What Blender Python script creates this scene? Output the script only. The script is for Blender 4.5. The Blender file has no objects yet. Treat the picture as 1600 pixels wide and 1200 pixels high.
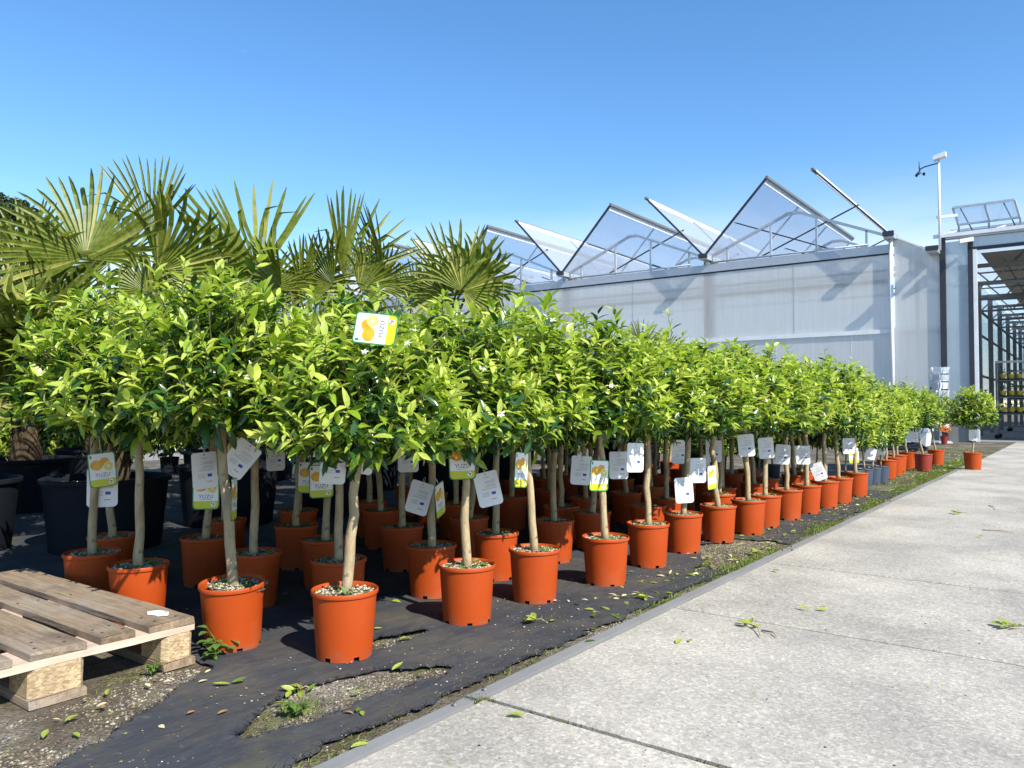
import bpy, math, random
import numpy as np
from mathutils import Vector, Matrix, noise, Quaternion
PI = math.pi
RNG = random.Random(7)
scene = bpy.context.scene
COL = scene.collection

# ------------------------------------------------------------------ camera
CAM_H = 0.8
YAW = math.radians(36.6)
FOC = 1220.0                       # focal length in 1600-wide pixels
PITCH = math.atan(34.0 / FOC)
cam_data = bpy.data.cameras.new("camera")
cam_data.sensor_width = 36.0
cam_data.lens = FOC / 1600.0 * 36.0
cam_data.clip_start = 0.05
cam_data.clip_end = 3000
cam = bpy.data.objects.new("camera", cam_data)
COL.objects.link(cam)
cam.location = (0, 0, CAM_H)
cam.rotation_euler = (PI / 2 + PITCH, 0, YAW)
scene.camera = cam

# ------------------------------------------------------------------ sky and sun
SUN_EL = math.radians(42)
az = math.radians(76)              # light travels 76 deg left of +Y
LIGHT = Vector((-math.sin(az) * math.cos(SUN_EL), math.cos(az) * math.cos(SUN_EL), -math.sin(SUN_EL)))
world = bpy.data.worlds.new("World")
scene.world = world
world.use_nodes = True
wn, wl = world.node_tree.nodes, world.node_tree.links
wn.clear()
wo = wn.new("ShaderNodeOutputWorld")
bg = wn.new("ShaderNodeBackground")
sky = wn.new("ShaderNodeTexSky")
sky.sky_type = 'NISHITA'
sky.sun_disc = False
sky.sun_elevation = SUN_EL
sky.sun_rotation = math.atan2(-LIGHT.x, -LIGHT.y)
sky.altitude = 300
sky.air_density = 1.0
sky.dust_density = 0.1
sky.ozone_density = 3.0
bg.inputs['Strength'].default_value = 0.15
tc = wn.new("ShaderNodeTexCoord")
mp = wn.new("ShaderNodeMapping"); mp.inputs['Scale'].default_value = (1.6, 1.6, 7.0); mp.inputs['Location'].default_value = (3.1, 0.4, 1.7)
nz = wn.new("ShaderNodeTexNoise"); nz.inputs['Scale'].default_value = 1.7; nz.inputs['Detail'].default_value = 7; nz.inputs['Roughness'].default_value = 0.55
rp = wn.new("ShaderNodeValToRGB")
rp.color_ramp.elements[0].position = 0.66; rp.color_ramp.elements[0].color = (0, 0, 0, 1)
rp.color_ramp.elements[1].position = 0.86; rp.color_ramp.elements[1].color = (0.5, 0.5, 0.5, 1)
mxw = wn.new("ShaderNodeMix"); mxw.data_type = 'RGBA'
mxw.inputs[7].default_value = (7.0, 7.3, 7.6, 1)
hs = wn.new("ShaderNodeHueSaturation"); hs.inputs['Saturation'].default_value = 1.20
wl.new(tc.outputs['Generated'], mp.inputs['Vector'])
wl.new(mp.outputs['Vector'], nz.inputs['Vector'])
wl.new(nz.outputs['Fac'], rp.inputs['Fac'])
wl.new(sky.outputs['Color'], hs.inputs['Color'])
wl.new(hs.outputs['Color'], mxw.inputs[6])
wl.new(rp.outputs['Color'], mxw.inputs[0])
sx = wn.new("ShaderNodeSeparateXYZ"); wl.new(tc.outputs['Generated'], sx.inputs[0])
mr = wn.new("ShaderNodeMapRange"); mr.interpolation_type = 'SMOOTHSTEP'
mr.inputs[1].default_value = 0.30; mr.inputs[2].default_value = 0.10; mr.inputs[3].default_value = 0.0; mr.inputs[4].default_value = 1.0
wl.new(sx.outputs[2], mr.inputs[0])
mp2 = wn.new("ShaderNodeMapping"); mp2.inputs['Scale'].default_value = (1.0, 1.0, 5.0); mp2.inputs['Location'].default_value = (0.3, 1.1, 0.2)
nz2 = wn.new("ShaderNodeTexNoise"); nz2.inputs['Scale'].default_value = 2.2; nz2.inputs['Detail'].default_value = 6
wl.new(tc.outputs['Generated'], mp2.inputs['Vector']); wl.new(mp2.outputs['Vector'], nz2.inputs['Vector'])
rp2 = wn.new("ShaderNodeValToRGB"); rp2.color_ramp.elements[0].position = 0.42; rp2.color_ramp.elements[1].position = 0.72
rp2.color_ramp.elements[1].color = (0.85, 0.85, 0.85, 1)
wl.new(nz2.outputs['Fac'], rp2.inputs['Fac'])
mm = wn.new("ShaderNodeMath"); mm.operation = 'MULTIPLY'; wl.new(rp2.outputs['Color'], mm.inputs[0]); wl.new(mr.outputs[0], mm.inputs[1])
mx2 = wn.new("ShaderNodeMix"); mx2.data_type = 'RGBA'; mx2.inputs[7].default_value = (5.0, 5.2, 5.4, 1)
wl.new(mm.outputs[0], mx2.inputs[0]); wl.new(mxw.outputs[2], mx2.inputs[6])
wl.new(mx2.outputs[2], bg.inputs['Color'])
wl.new(bg.outputs['Background'], wo.inputs['Surface'])

sd = bpy.data.lights.new("sun", 'SUN')
sd.energy = 5.0
sd.angle = math.radians(0.5)
sd.color = (1.0, 0.945, 0.85)
so = bpy.data.objects.new("sun", sd)
COL.objects.link(so)
so.rotation_euler = LIGHT.to_track_quat('-Z', 'Y').to_euler()
so.location = (6, -4, 9)

scene.view_settings.view_transform = 'Standard'
scene.view_settings.look = 'None'
scene.view_settings.gamma = 1.0
scene.view_settings.exposure = 0.66
scene.view_settings.use_curve_mapping = False
try:
    scene.cycles.max_bounces = 7
    scene.cycles.transparent_max_bounces = 16
except Exception:
    pass

# ------------------------------------------------------------------ survey helpers
FW = Vector((-math.sin(YAW) * math.cos(PITCH), math.cos(YAW) * math.cos(PITCH), math.sin(PITCH)))
RT = Vector((math.cos(YAW), math.sin(YAW), 0))
UP = RT.cross(FW)
CP = Vector((0, 0, CAM_H))
def ray(x, y): return FW + RT * ((x - 800) / FOC) - UP * ((y - 600) / FOC)
def G(x, y, z=0.0):
    d = ray(x, y); return CP + d * ((z - CAM_H) / d.z)
def at(x, y, depth): return CP + ray(x, y) * depth

# ------------------------------------------------------------------ object helpers
def tag(o, label=None, cat=None, group=None, kind=None):
    if label: o['label'] = label
    if cat: o['category'] = cat
    if group: o['group'] = group
    if kind: o['kind'] = kind
    return o
def link(name, me, parent=None, loc=None, rot=None, scale=None):
    o = bpy.data.objects.new(name, me)
    COL.objects.link(o)
    if parent: o.parent = parent
    if loc is not None: o.location = loc
    if rot is not None: o.rotation_euler = rot
    if scale is not None: o.scale = scale if hasattr(scale, '__len__') else (scale,) * 3
    return o
def empty(name, loc=(0, 0, 0), rz=0, label=None, cat=None, group=None):
    o = bpy.data.objects.new(name, None)
    o.empty_display_size = 0.1
    COL.objects.link(o)
    o.location = loc; o.rotation_euler = (0, 0, rz)
    return tag(o, label, cat, group)

class MB:
    """collects geometry for one mesh"""
    def __init__(s): s.v = []; s.f = []; s.m = []
    def add(s, vs, fs, mi=0):
        b = len(s.v); s.v.extend([tuple(v) for v in vs])
        for f in fs:
            s.f.append(tuple(i + b for i in f)); s.m.append(mi)
        return s
    def box(s, x0, x1, y0, y1, z0, z1, mi=0):
        vs = [(x, y, z) for z in (z0, z1) for y in (y0, y1) for x in (x0, x1)]
        return s.add(vs, [(0, 2, 3, 1), (4, 5, 7, 6), (0, 1, 5, 4), (2, 6, 7, 3), (0, 4, 6, 2), (1, 3, 7, 5)], mi)
    def bar(s, p0, p1, w, h=None, mi=0, up=Vector((0, 0, 1))):
        p0, p1 = Vector(p0), Vector(p1); h = h or w
        d = (p1 - p0).normalized()
        a = d.cross(up)
        if a.length < 1e-4: a = d.cross(Vector((1, 0, 0)))
        a.normalize(); b = a.cross(d).normalized()
        vs = []
        for p in (p0, p1):
            for sa, sb in ((-1, -1), (1, -1), (1, 1), (-1, 1)):
                vs.append(p + a * (sa * w / 2) + b * (sb * h / 2))
        return s.add(vs, [(3, 2, 1, 0), (4, 5, 6, 7), (0, 1, 5, 4), (1, 2, 6, 5), (2, 3, 7, 6), (3, 0, 4, 7)], mi)
    def tube(s, pts, rad, n=8, mi=0, cap=True):
        pts = [Vector(p) for p in pts]
        rad = rad if hasattr(rad, '__len__') else [rad] * len(pts)
        rings = []; ref = Vector((0.3, 0.9, 0.2))
        for i, p in enumerate(pts):
            d = (pts[min(i + 1, len(pts) - 1)] - pts[max(i - 1, 0)]).normalized()
            a = d.cross(ref)
            if a.length < 1e-3: a = d.cross(Vector((1, 0, 0)))
            a.normalize(); b = d.cross(a)
            rings.append([p + (a * math.cos(2 * PI * k / n) + b * math.sin(2 * PI * k / n)) * rad[i] for k in range(n)])
        vs = [v for r in rings for v in r]; fs = []
        for i in range(len(pts) - 1):
            for k in range(n):
                fs.append((i * n + k, i * n + (k + 1) % n, (i + 1) * n + (k + 1) % n, (i + 1) * n + k))
        if cap:
            fs.append(tuple(range(n - 1, -1, -1))); fs.append(tuple((len(pts) - 1) * n + k for k in range(n)))
        return s.add(vs, fs, mi)
    def lathe(s, prof, n=32, mi=0):
        vs = []; fs = []
        for r, z in prof:
            for k in range(n): vs.append((r * math.cos(2 * PI * k / n), r * math.sin(2 * PI * k / n), z))
        for i in range(len(prof) - 1):
            for k in range(n): fs.append((i * n + k, i * n + (k + 1) % n, (i + 1) * n + (k + 1) % n, (i + 1) * n + k))
        return s.add(vs, fs, mi)
    def mesh(s, name, mats, smooth=False):
        me = bpy.data.meshes.new(name)
        me.from_pydata(s.v, [], s.f)
        for m in (mats if isinstance(mats, (list, tuple)) else [mats]): me.materials.append(m)
        if any(s.m): me.polygons.foreach_set('material_index', s.m)
        if smooth: me.polygons.foreach_set('use_smooth', [True] * len(s.f))
        me.update()
        return me
    def obj(s, name, mats, parent=None, smooth=False, **k):
        return link(name, s.mesh(name, mats, smooth), parent, **k)
def smooth_angle(me, deg=35):
    try:
        me.polygons.foreach_set('use_smooth', [True] * len(me.polygons))
        me.set_sharp_from_angle(angle=math.radians(deg))
    except Exception:
        pass

# ------------------------------------------------------------------ materials
class NT:
    def __init__(s, name):
        s.m = bpy.data.materials.new(name); s.m.use_nodes = True
        s.t = s.m.node_tree; s.n = s.t.nodes; s.l = s.t.links
        s.b = s.n['Principled BSDF']; s.out = s.n['Material Output']
        s.tc = s.n.new('ShaderNodeTexCoord')
    def node(s, typ, **k):
        n = s.n.new(typ)
        for a, v in k.items(): setattr(n, a, v)
        return n
    def noise(s, scale, detail=4, rough=0.55, vec=None, coord='Object', sc=None):
        n = s.node('ShaderNodeTexNoise')
        n.inputs['Scale'].default_value = scale; n.inputs['Detail'].default_value = detail; n.inputs['Roughness'].default_value = rough
        v = vec or s.tc.outputs[coord]
        if sc:
            mp = s.node('ShaderNodeMapping'); mp.inputs['Scale'].default_value = sc
            s.l.new(v, mp.inputs['Vector']); v = mp.outputs['Vector']
        s.l.new(v, n.inputs['Vector'])
        return n.outputs['Fac']
    def vor(s, scale, coord='Object', out='Distance', feature='F1', sc=None):
        n = s.node('ShaderNodeTexVoronoi'); n.feature = feature
        n.inputs['Scale'].default_value = scale
        v = s.tc.outputs[coord]
        if sc:
            mp = s.node('ShaderNodeMapping'); mp.inputs['Scale'].default_value = sc
            s.l.new(v, mp.inputs['Vector']); v = mp.outputs['Vector']
        s.l.new(v, n.inputs['Vector'])
        return n.outputs[out]
    def ramp(s, fac, stops):
        r = s.node('ShaderNodeValToRGB'); e = r.color_ramp.elements
        while len(e) < len(stops): e.new(0.5)
        for i, (p, c) in enumerate(stops):
            e[i].position = p; e[i].color = (c[0], c[1], c[2], 1) if hasattr(c, '__len__') else (c, c, c, 1)
        s.l.new(fac, r.inputs['Fac'])
        return r.outputs['Color']
    def mix(s, fac, a, b, blend='MIX'):
        m = s.node('ShaderNodeMix'); m.data_type = 'RGBA'; m.blend_type = blend
        for sock, v in ((m.inputs[0], fac), (m.inputs[6], a), (m.inputs[7], b)):
            if hasattr(v, 'links') or hasattr(v, 'is_linked'): s.l.new(v, sock)
            elif hasattr(v, '__len__'): sock.default_value = (v[0], v[1], v[2], 1)
            else: sock.default_value = v
        return m.outputs[2]
    def bump(s, h, strength=0.3, dist=0.01, prev=None):
        b = s.node('ShaderNodeBump'); b.inputs['Strength'].default_value = strength; b.inputs['Distance'].default_value = dist
        s.l.new(h, b.inputs['Height'])
        if prev: s.l.new(prev, b.inputs['Normal'])
        return b.outputs['Normal']
    def set(s, col=None, rough=None, metal=None, normal=None, spec=None):
        for nm, v in (('Base Color', col), ('Roughness', rough), ('Metallic', metal), ('Normal', normal), ('Specular IOR Level', spec)):
            if v is None: continue
            k = s.b.inputs[nm]
            if hasattr(v, 'is_linked'): s.l.new(v, k)
            elif hasattr(v, '__len__'): k.default_value = (v[0], v[1], v[2], 1)
            else: k.default_value = v
        return s
    def rnd(s):
        return s.node('ShaderNodeObjectInfo').outputs['Random']
MATS = {}
def M(name): return MATS[name]
def simple(name, col, rough=0.6, metal=0, var=0.18, scale=8, bump=0.0, spec=None):
    t = NT(name)
    c = t.mix(t.noise(scale, 5), [x * (1 - var) for x in col], [min(1, x * (1 + var)) for x in col])
    t.set(c, rough, metal, spec=spec)
    if bump: t.set(normal=t.bump(t.noise(scale * 6, 4), bump, 0.004))
    MATS[name] = t.m
    return t.m

def leaf_mat(name, c1, c2, trans=0.35, rough=0.38, edge=None, tmul=(1.25, 1.35, 0.6), spec=0.5):
    t = NT(name)
    n = t.noise(16, 2, coord='Object')
    c = t.mix(t.ramp(n, [(0.3, 0), (0.7, 1)]), c1, c2)
    c = t.mix(t.node('ShaderNodeMath', operation='MULTIPLY').outputs[0] if False else 0.0, c, c)
    t.set(c, rough, spec=spec)
    tr = t.node('ShaderNodeBsdfTranslucent')
    t.l.new(t.mix(1.0, c, tmul, 'MULTIPLY'), tr.inputs['Color'])
    ms = t.node('ShaderNodeMixShader'); ms.inputs[0].default_value = trans
    t.l.new(t.b.outputs[0], ms.inputs[1]); t.l.new(tr.outputs[0], ms.inputs[2])
    t.l.new(ms.outputs[0], t.out.inputs['Surface'])
    MATS[name] = t.m
    return t.m
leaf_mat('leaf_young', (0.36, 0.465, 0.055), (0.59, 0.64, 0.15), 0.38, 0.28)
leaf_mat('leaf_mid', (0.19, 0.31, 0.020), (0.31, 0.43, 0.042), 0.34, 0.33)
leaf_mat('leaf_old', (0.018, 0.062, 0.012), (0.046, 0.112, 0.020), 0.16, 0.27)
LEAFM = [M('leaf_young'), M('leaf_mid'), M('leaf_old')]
leaf_mat('palm_leaf', (0.080, 0.122, 0.012), (0.205, 0.228, 0.034), 0.26, 0.42)
leaf_mat('palm_leaf_pale', (0.26, 0.27, 0.05), (0.38, 0.36, 0.10), 0.26, 0.45)
leaf_mat('pine_leaf', (0.025, 0.05, 0.018), (0.06, 0.09, 0.03), 0.12, 0.6)
leaf_mat('hedge_leaf', (0.035, 0.07, 0.018), (0.09, 0.13, 0.03), 0.2, 0.55)
leaf_mat('weed_leaf', (0.075, 0.16, 0.03), (0.16, 0.25, 0.05), 0.3, 0.5)
leaf_mat('grass', (0.10, 0.16, 0.025), (0.22, 0.25, 0.05), 0.3, 0.6)
leaf_mat('moss', (0.07, 0.10, 0.015), (0.16, 0.17, 0.03), 0.1, 0.9)
leaf_mat('fallen_green', (0.26, 0.36, 0.04), (0.42, 0.45, 0.10), 0.25, 0.4)
leaf_mat('fallen_dark', (0.10, 0.20, 0.03), (0.18, 0.27, 0.04), 0.25, 0.4)
leaf_mat('fallen_brown', (0.30, 0.15, 0.06), (0.45, 0.28, 0.12), 0.15, 0.6)
leaf_mat('fallen_cream', (0.62, 0.55, 0.30), (0.75, 0.65, 0.40), 0.2, 0.5)
leaf_mat('petal', (0.85, 0.84, 0.78), (0.9, 0.88, 0.8), 0.25, 0.5, tmul=(1, 1, 1))
simple('bud', (0.55, 0.55, 0.18), 0.5)

# bark
t = NT('bark')
n1 = t.noise(9, 5, 0.6, sc=(4, 4, 1.2))
c = t.ramp(n1, [(0.25, (0.23, 0.165, 0.085)), (0.55, (0.40, 0.31, 0.175)), (0.8, (0.52, 0.43, 0.27))])
c = t.mix(t.ramp(t.noise(34, 3), [(0.6, 0), (0.72, 1)]), c, (0.16, 0.14, 0.07))
t.set(c, 0.75, normal=t.bump(t.noise(45, 5, 0.6, sc=(3, 3, 1)), 0.5, 0.006)); MATS['bark'] = t.m
t = NT('palm_bark')
c = t.ramp(t.noise(14, 6, 0.7, sc=(2, 2, 0.7)), [(0.25, (0.035, 0.022, 0.012)), (0.55, (0.13, 0.085, 0.045)), (0.8, (0.28, 0.2, 0.11))])
t.set(c, 0.95, normal=t.bump(t.noise(30, 6, 0.7, sc=(3, 3, 0.6)), 1.0, 0.03)); MATS['palm_bark'] = t.m
simple('twig_green', (0.12, 0.13, 0.04), 0.7)
simple('petiole', (0.13, 0.17, 0.035), 0.5)
simple('fibre', (0.16, 0.105, 0.05), 0.9, var=0.5, scale=30)
simple('pine_bark', (0.2, 0.11, 0.06), 0.9, var=0.4, scale=4)

# terracotta-coloured plastic
t = NT('orange_plastic')
c = t.mix(t.noise(7, 4), (0.355, 0.047, 0.005), (0.43, 0.062, 0.008))
c = t.mix(t.rnd(), c, t.mix(0.4, c, (0.38, 0.066, 0.012)))
dust = t.ramp(t.noise(5, 6, 0.65), [(0.52, 0), (0.85, 1)])
c = t.mix(t.mix(1.0, dust, (0.42, 0.42, 0.42), 'MULTIPLY'), c, (0.36, 0.16, 0.08))
gz = t.node('ShaderNodeSeparateXYZ'); t.l.new(t.tc.outputs['Object'], gz.inputs[0])
mz = t.node('ShaderNodeMath', operation='MULTIPLY_ADD'); t.l.new(t.noise(26, 5, 0.7), mz.inputs[0]); mz.inputs[1].default_value = 0.22; t.l.new(gz.outputs[2], mz.inputs[2])
c = t.mix(t.ramp(mz.outputs[0], [(0.085, 0.55), (0.135, 0)]), c, (0.17, 0.115, 0.075))
sp = t.ramp(t.vor(120), [(0.02, 1), (0.07, 0)])
c = t.mix(t.mix(1.0, sp, t.ramp(t.noise(30, 2), [(0.62, 0), (0.66, 0.6)]), 'MULTIPLY'), c, (0.5, 0.42, 0.33))
t.set(c, t.ramp(t.noise(9, 4), [(0.3, 0.46), (0.8, 0.62)]), spec=0.22, normal=t.bump(t.noise(60, 2), 0.05, 0.003)); MATS['orange_plastic'] = t.m
t = NT('blue_plastic')
c = t.mix(t.noise(6, 4), (0.035, 0.052, 0.085), (0.06, 0.08, 0.115)); t.set(c, 0.5); MATS['blue_plastic'] = t.m
t = NT('black_plastic')
c = t.mix(t.noise(6, 4), (0.006, 0.008, 0.013), (0.013, 0.016, 0.023)); t.set(c, 0.65, spec=0.12); MATS['black_plastic'] = t.m
simple('red_plastic', (0.26, 0.03, 0.018), 0.45)
# soil
t = NT('soil')
v = t.vor(150, out='Color')
c = t.ramp(t.noise(60, 5, 0.7), [(0.3, (0.035, 0.025, 0.016)), (0.5, (0.13, 0.10, 0.065)), (0.68, (0.30, 0.26, 0.17)), (0.8, (0.14, 0.16, 0.04))])
c = t.mix(t.ramp(t.noise(14, 3), [(0.5, 0), (0.7, 0.5)]), c, (0.12, 0.14, 0.035))
t.set(c, 0.95, normal=t.bump(t.noise(80, 5, 0.7), 1.0, 0.012)); MATS['soil'] = t.m
simple('grit_pale', (0.42, 0.38, 0.28), 0.9, var=0.35, scale=40)
simple('grit_brown', (0.20, 0.15, 0.09), 0.9, var=0.4, scale=40)
simple('pebble', (0.25, 0.23, 0.20), 0.85, var=0.4, scale=14)

# bare ground: dirt, gravel and moss
t = NT('ground_soil')
g = t.vor(95, out='Color'); gd = t.vor(95)
grey = t.ramp(t.node('ShaderNodeSeparateColor').outputs[0], [(0, 0), (1, 1)]) if False else None
sep = t.node('ShaderNodeSeparateColor'); t.l.new(g, sep.inputs[0])
stone = t.ramp(sep.outputs[0], [(0.0, (0.10, 0.085, 0.065)), (0.5, (0.26, 0.23, 0.19)), (1.0, (0.46, 0.42, 0.37))])
dirt = t.ramp(t.noise(18, 6, 0.7), [(0.3, (0.045, 0.034, 0.022)), (0.6, (0.12, 0.095, 0.062)), (0.8, (0.20, 0.17, 0.11))])
c = t.mix(t.ramp(t.noise(2.3, 5, 0.6), [(0.46, 0), (0.66, 0.75)]), dirt, stone)
c = t.mix(t.ramp(t.noise(5, 6, 0.7), [(0.53, 0), (0.68, 0.75)]), c, (0.11, 0.13, 0.03))
h = t.mix(0.5, t.ramp(gd, [(0, 1), (0.6, 0)]), t.noise(40, 6, 0.7))
t.set(c, 0.95, normal=t.bump(h, 0.9, 0.012)); MATS['ground_soil'] = t.m

# woven ground cloth
t = NT('woven_cloth')
wv = t.node('ShaderNodeTexWave'); wv.inputs['Scale'].default_value = 130; wv.inputs['Distortion'].default_value = 0.6
t.l.new(t.tc.outputs['Object'], wv.inputs['Vector'])
wv2 = t.node('ShaderNodeTexWave', bands_direction='Y'); wv2.inputs['Scale'].default_value = 130; wv2.inputs['Distortion'].default_value = 0.6
t.l.new(t.tc.outputs['Object'], wv2.inputs['Vector'])
wav = t.mix(0.5, wv.outputs['Color'], wv2.outputs['Color'])
c = t.mix(wav, (0.032, 0.035, 0.041), (0.062, 0.067, 0.077))
dust = t.ramp(t.noise(3.2, 8, 0.68), [(0.44, 0), (0.70, 0.75)])
c = t.mix(dust, c, (0.115, 0.10, 0.078))
sm = t.ramp(t.noise(9, 7, 0.72, sc=(1, .5, 1)), [(0.54, 0), (0.66, 0.6)])
c = t.mix(sm, c, (0.085, 0.075, 0.058))
dust2 = t.ramp(t.noise(34, 5, 0.7), [(0.60, 0), (0.72, 0.55)])
c = t.mix(dust2, c, (0.16, 0.145, 0.115))
moss = t.ramp(t.noise(1.6, 6, 0.65, sc=(1, 1, 1)), [(0.60, 0), (0.72, 0.55)])
c = t.mix(moss, c, (0.075, 0.08, 0.022))
t.set(c, t.ramp(t.noise(8, 3), [(0.3, 0.7), (0.8, 0.92)]), spec=0.15, normal=t.bump(wav, 0.25, 0.002, t.bump(t.noise(6, 6, 0.62, sc=(1, .45, 1)), 0.7, 0.03))); MATS['woven_cloth'] = t.m
simple('cloth_thread', (0.03, 0.12, 0.2), 0.6)
simple('frayed', (0.012, 0.012, 0.015), 0.7)

# exposed-aggregate concrete
t = NT('concrete')
v = t.vor(120, out='Color', coord='Object'); sep = t.node('ShaderNodeSeparateColor'); t.l.new(v, sep.inputs[0])
agg = t.ramp(sep.outputs[0], [(0.0, (0.13, 0.12, 0.105)), (0.3, (0.31, 0.29, 0.255)), (0.72, (0.46, 0.44, 0.395)), (0.9, (0.64, 0.62, 0.57)), (1.0, (0.80, 0.78, 0.73))])
agg = t.mix(t.ramp(sep.outputs[1], [(0.86, 0), (0.93, 0.45)]), agg, (0.36, 0.26, 0.17))
gw = t.node('ShaderNodeNewGeometry').outputs['Position']
pt = t.ramp(t.noise(1.5, 6, 0.6, vec=gw), [(0.38, 0), (0.62, 1)])
fine = t.mix(0.60, agg, (0.425, 0.405, 0.36))
c = t.mix(pt, t.mix(1.0, fine, (0.76, 0.735, 0.70), 'MULTIPLY'), t.mix(1.0, fine, (1.13, 1.09, 1.015), 'MULTIPLY'))
c = t.mix(t.ramp(t.noise(0.55, 4, 0.6, vec=gw), [(0.5, 0), (0.68, 0.25)]), c, (0.28, 0.26, 0.23))
c = t.mix(t.ramp(t.noise(0.8, 3, 0.5), [(0.6, 0), (0.75, 0.22)]), c, (0.40, 0.31, 0.22))
spots = t.mix(1.0, t.ramp(t.vor(9), [(0.03, 1), (0.055, 0)]), t.ramp(t.noise(6, 2), [(0.5, 0), (0.55, 1)]), 'MULTIPLY')
c = t.mix(spots, c, (0.13, 0.115, 0.095))
c = t.mix(t.ramp(t.noise(3.5, 8, 0.75), [(0.62, 0), (0.78, 0.35)]), c, (0.18, 0.17, 0.12))
c = t.mix(t.mix(1.0, t.rnd(), (0.2, 0.2, 0.2), 'MULTIPLY'), c, (0.3, 0.29, 0.27))
t.set(c, 0.88, normal=t.bump(t.vor(170), 0.25, 0.002)); MATS['concrete'] = t.m
simple('joint_dirt', (0.085, 0.078, 0.038), 0.95, var=0.5, scale=25)
t = NT('galvanised')
c = t.mix(t.noise(5, 6, 0.65), (0.17, 0.17, 0.168), (0.27, 0.27, 0.265))
c = t.mix(t.ramp(t.noise(11, 6, 0.7), [(0.56, 0), (0.75, 0.7)]), c, (0.24, 0.215, 0.17))
t.set(c, 0.75, 0.0, spec=0.3, normal=t.bump(t.noise(3, 4), 0.3, 0.02)); MATS['galvanised'] = t.m

# pallet timber
t = NT('old_plank')
gr = t.noise(3.2, 8, 0.68, sc=(1.3, 22, 22))
c = t.ramp(gr, [(0.25, (0.13, 0.085, 0.048)), (0.5, (0.26, 0.185, 0.115)), (0.75, (0.38, 0.30, 0.205))])
c = t.mix(t.ramp(t.noise(2.2, 5, 0.6, sc=(1, 2, 1)), [(0.48, 0), (0.75, 0.6)]), c, (0.34, 0.31, 0.265))
c = t.mix(t.ramp(t.noise(60, 3, sc=(0.2, 3, 3)), [(0.63, 0), (0.7, 0.7)]), c, (0.09, 0.06, 0.04))
c = t.mix(t.ramp(t.noise(1.1, 6, 0.7, vec=t.node('ShaderNodeNewGeometry').outputs['Position'], sc=(2.5, 6, 1)), [(0.5, 0), (0.66, 0.7)]), c, (0.10, 0.068, 0.042))
c = t.mix(t.ramp(t.noise(26, 5, 0.75), [(0.62, 0), (0.72, 0.6)]), c, (0.44, 0.40, 0.33))
t.set(c, 0.85, normal=t.bump(gr, 0.8, 0.008)); MATS['old_plank'] = t.m
t = NT('new_board')
gr = t.noise(3, 7, 0.65, sc=(22, 1.3, 22))
c = t.ramp(gr, [(0.3, (0.42, 0.30, 0.21)), (0.6, (0.60, 0.48, 0.37)), (0.8, (0.70, 0.60, 0.50))])
c = t.mix(t.ramp(t.noise(4, 6, 0.7), [(0.5, 0), (0.75, 0.6)]), c, (0.30, 0.21, 0.14))
t.set(c, 0.8, normal=t.bump(gr, 0.4, 0.004)); MATS['new_board'] = t.m
t = NT('chipboard')
v = t.vor(110, out='Color', sc=(1, 1, 2.2)); sep = t.node('ShaderNodeSeparateColor'); t.l.new(v, sep.inputs[0])
c = t.ramp(sep.outputs[0], [(0.0, (0.26, 0.16, 0.07)), (0.5, (0.46, 0.33, 0.18)), (1.0, (0.66, 0.53, 0.34))])
c = t.mix(0.3, c, t.ramp(t.noise(12, 5), [(0.3, (0.34, 0.22, 0.11)), (0.7, (0.6, 0.46, 0.28))]))
c = t.mix(t.ramp(t.noise(7, 6, 0.7), [(0.42, 0), (0.7, 0.7)]), c, (0.25, 0.19, 0.125))
t.set(c, 0.95, normal=t.bump(sep.outputs[1], 0.7, 0.004)); MATS['chipboard'] = t.m
simple('nail', (0.05, 0.04, 0.035), 0.7)
simple('white_paint', (0.7, 0.68, 0.63), 0.7)

# greenhouse
def sheet(name, col, transp, transl, rough=0.35):
    t = NT(name)
    st = t.noise(3.0, 5, 0.6, sc=(6, 6, 0.35))
    c = t.mix(st, [x * 0.86 for x in col], [min(1, x * 1.08) for x in col])
    t.set(c, rough, spec=0.4)
    tl = t.node('ShaderNodeBsdfTranslucent'); t.l.new(c, tl.inputs['Color'])
    m1 = t.node('ShaderNodeMixShader'); m1.inputs[0].default_value = transl
    t.l.new(t.b.outputs[0], m1.inputs[1]); t.l.new(tl.outputs[0], m1.inputs[2])
    tp = t.node('ShaderNodeBsdfTransparent'); tp.inputs[0].default_value = (0.93, 0.95, 0.97, 1)
    m2 = t.node('ShaderNodeMixShader'); m2.inputs[0].default_value = transp
    t.l.new(m1.outputs[0], m2.inputs[1]); t.l.new(tp.outputs[0], m2.inputs[2])
    t.l.new(m2.outputs[0], t.out.inputs['Surface'])
    MATS[name] = t.m
sheet('milky_sheet', (0.84, 0.835, 0.815), 0.24, 0.50)
sheet('clear_sheet', (0.66, 0.75, 0.80), 0.40, 0.4, 0.15)
sheet('roof_film', (0.93, 0.93, 0.93), 0.68, 0.55, 0.12)
sheet('hall_glass', (0.50, 0.60, 0.66), 0.62, 0.3, 0.08)
simple('steel', (0.46, 0.49, 0.53), 0.45, 0.45, var=0.1)
simple('steel_dark', (0.035, 0.037, 0.05), 0.5, 0.2)
simple('steel_shade', (0.16, 0.165, 0.16), 0.6, 0.3)
simple('bounce_floor', (0.5, 0.5, 0.48), 0.9)
simple('white_profile', (0.72, 0.74, 0.76), 0.4)
simple('grey_plinth', (0.24, 0.235, 0.22), 0.9)
t = NT('shade_screen')
c = t.mix(t.noise(2, 5), (0.10, 0.09, 0.068), (0.16, 0.145, 0.11)); t.set(c, 0.9)
tl = t.node('ShaderNodeBsdfTranslucent'); tl.inputs[0].default_value = (0.12, 0.105, 0.08, 1)
m1 = t.node('ShaderNodeMixShader'); m1.inputs[0].default_value = 0.5
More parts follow.
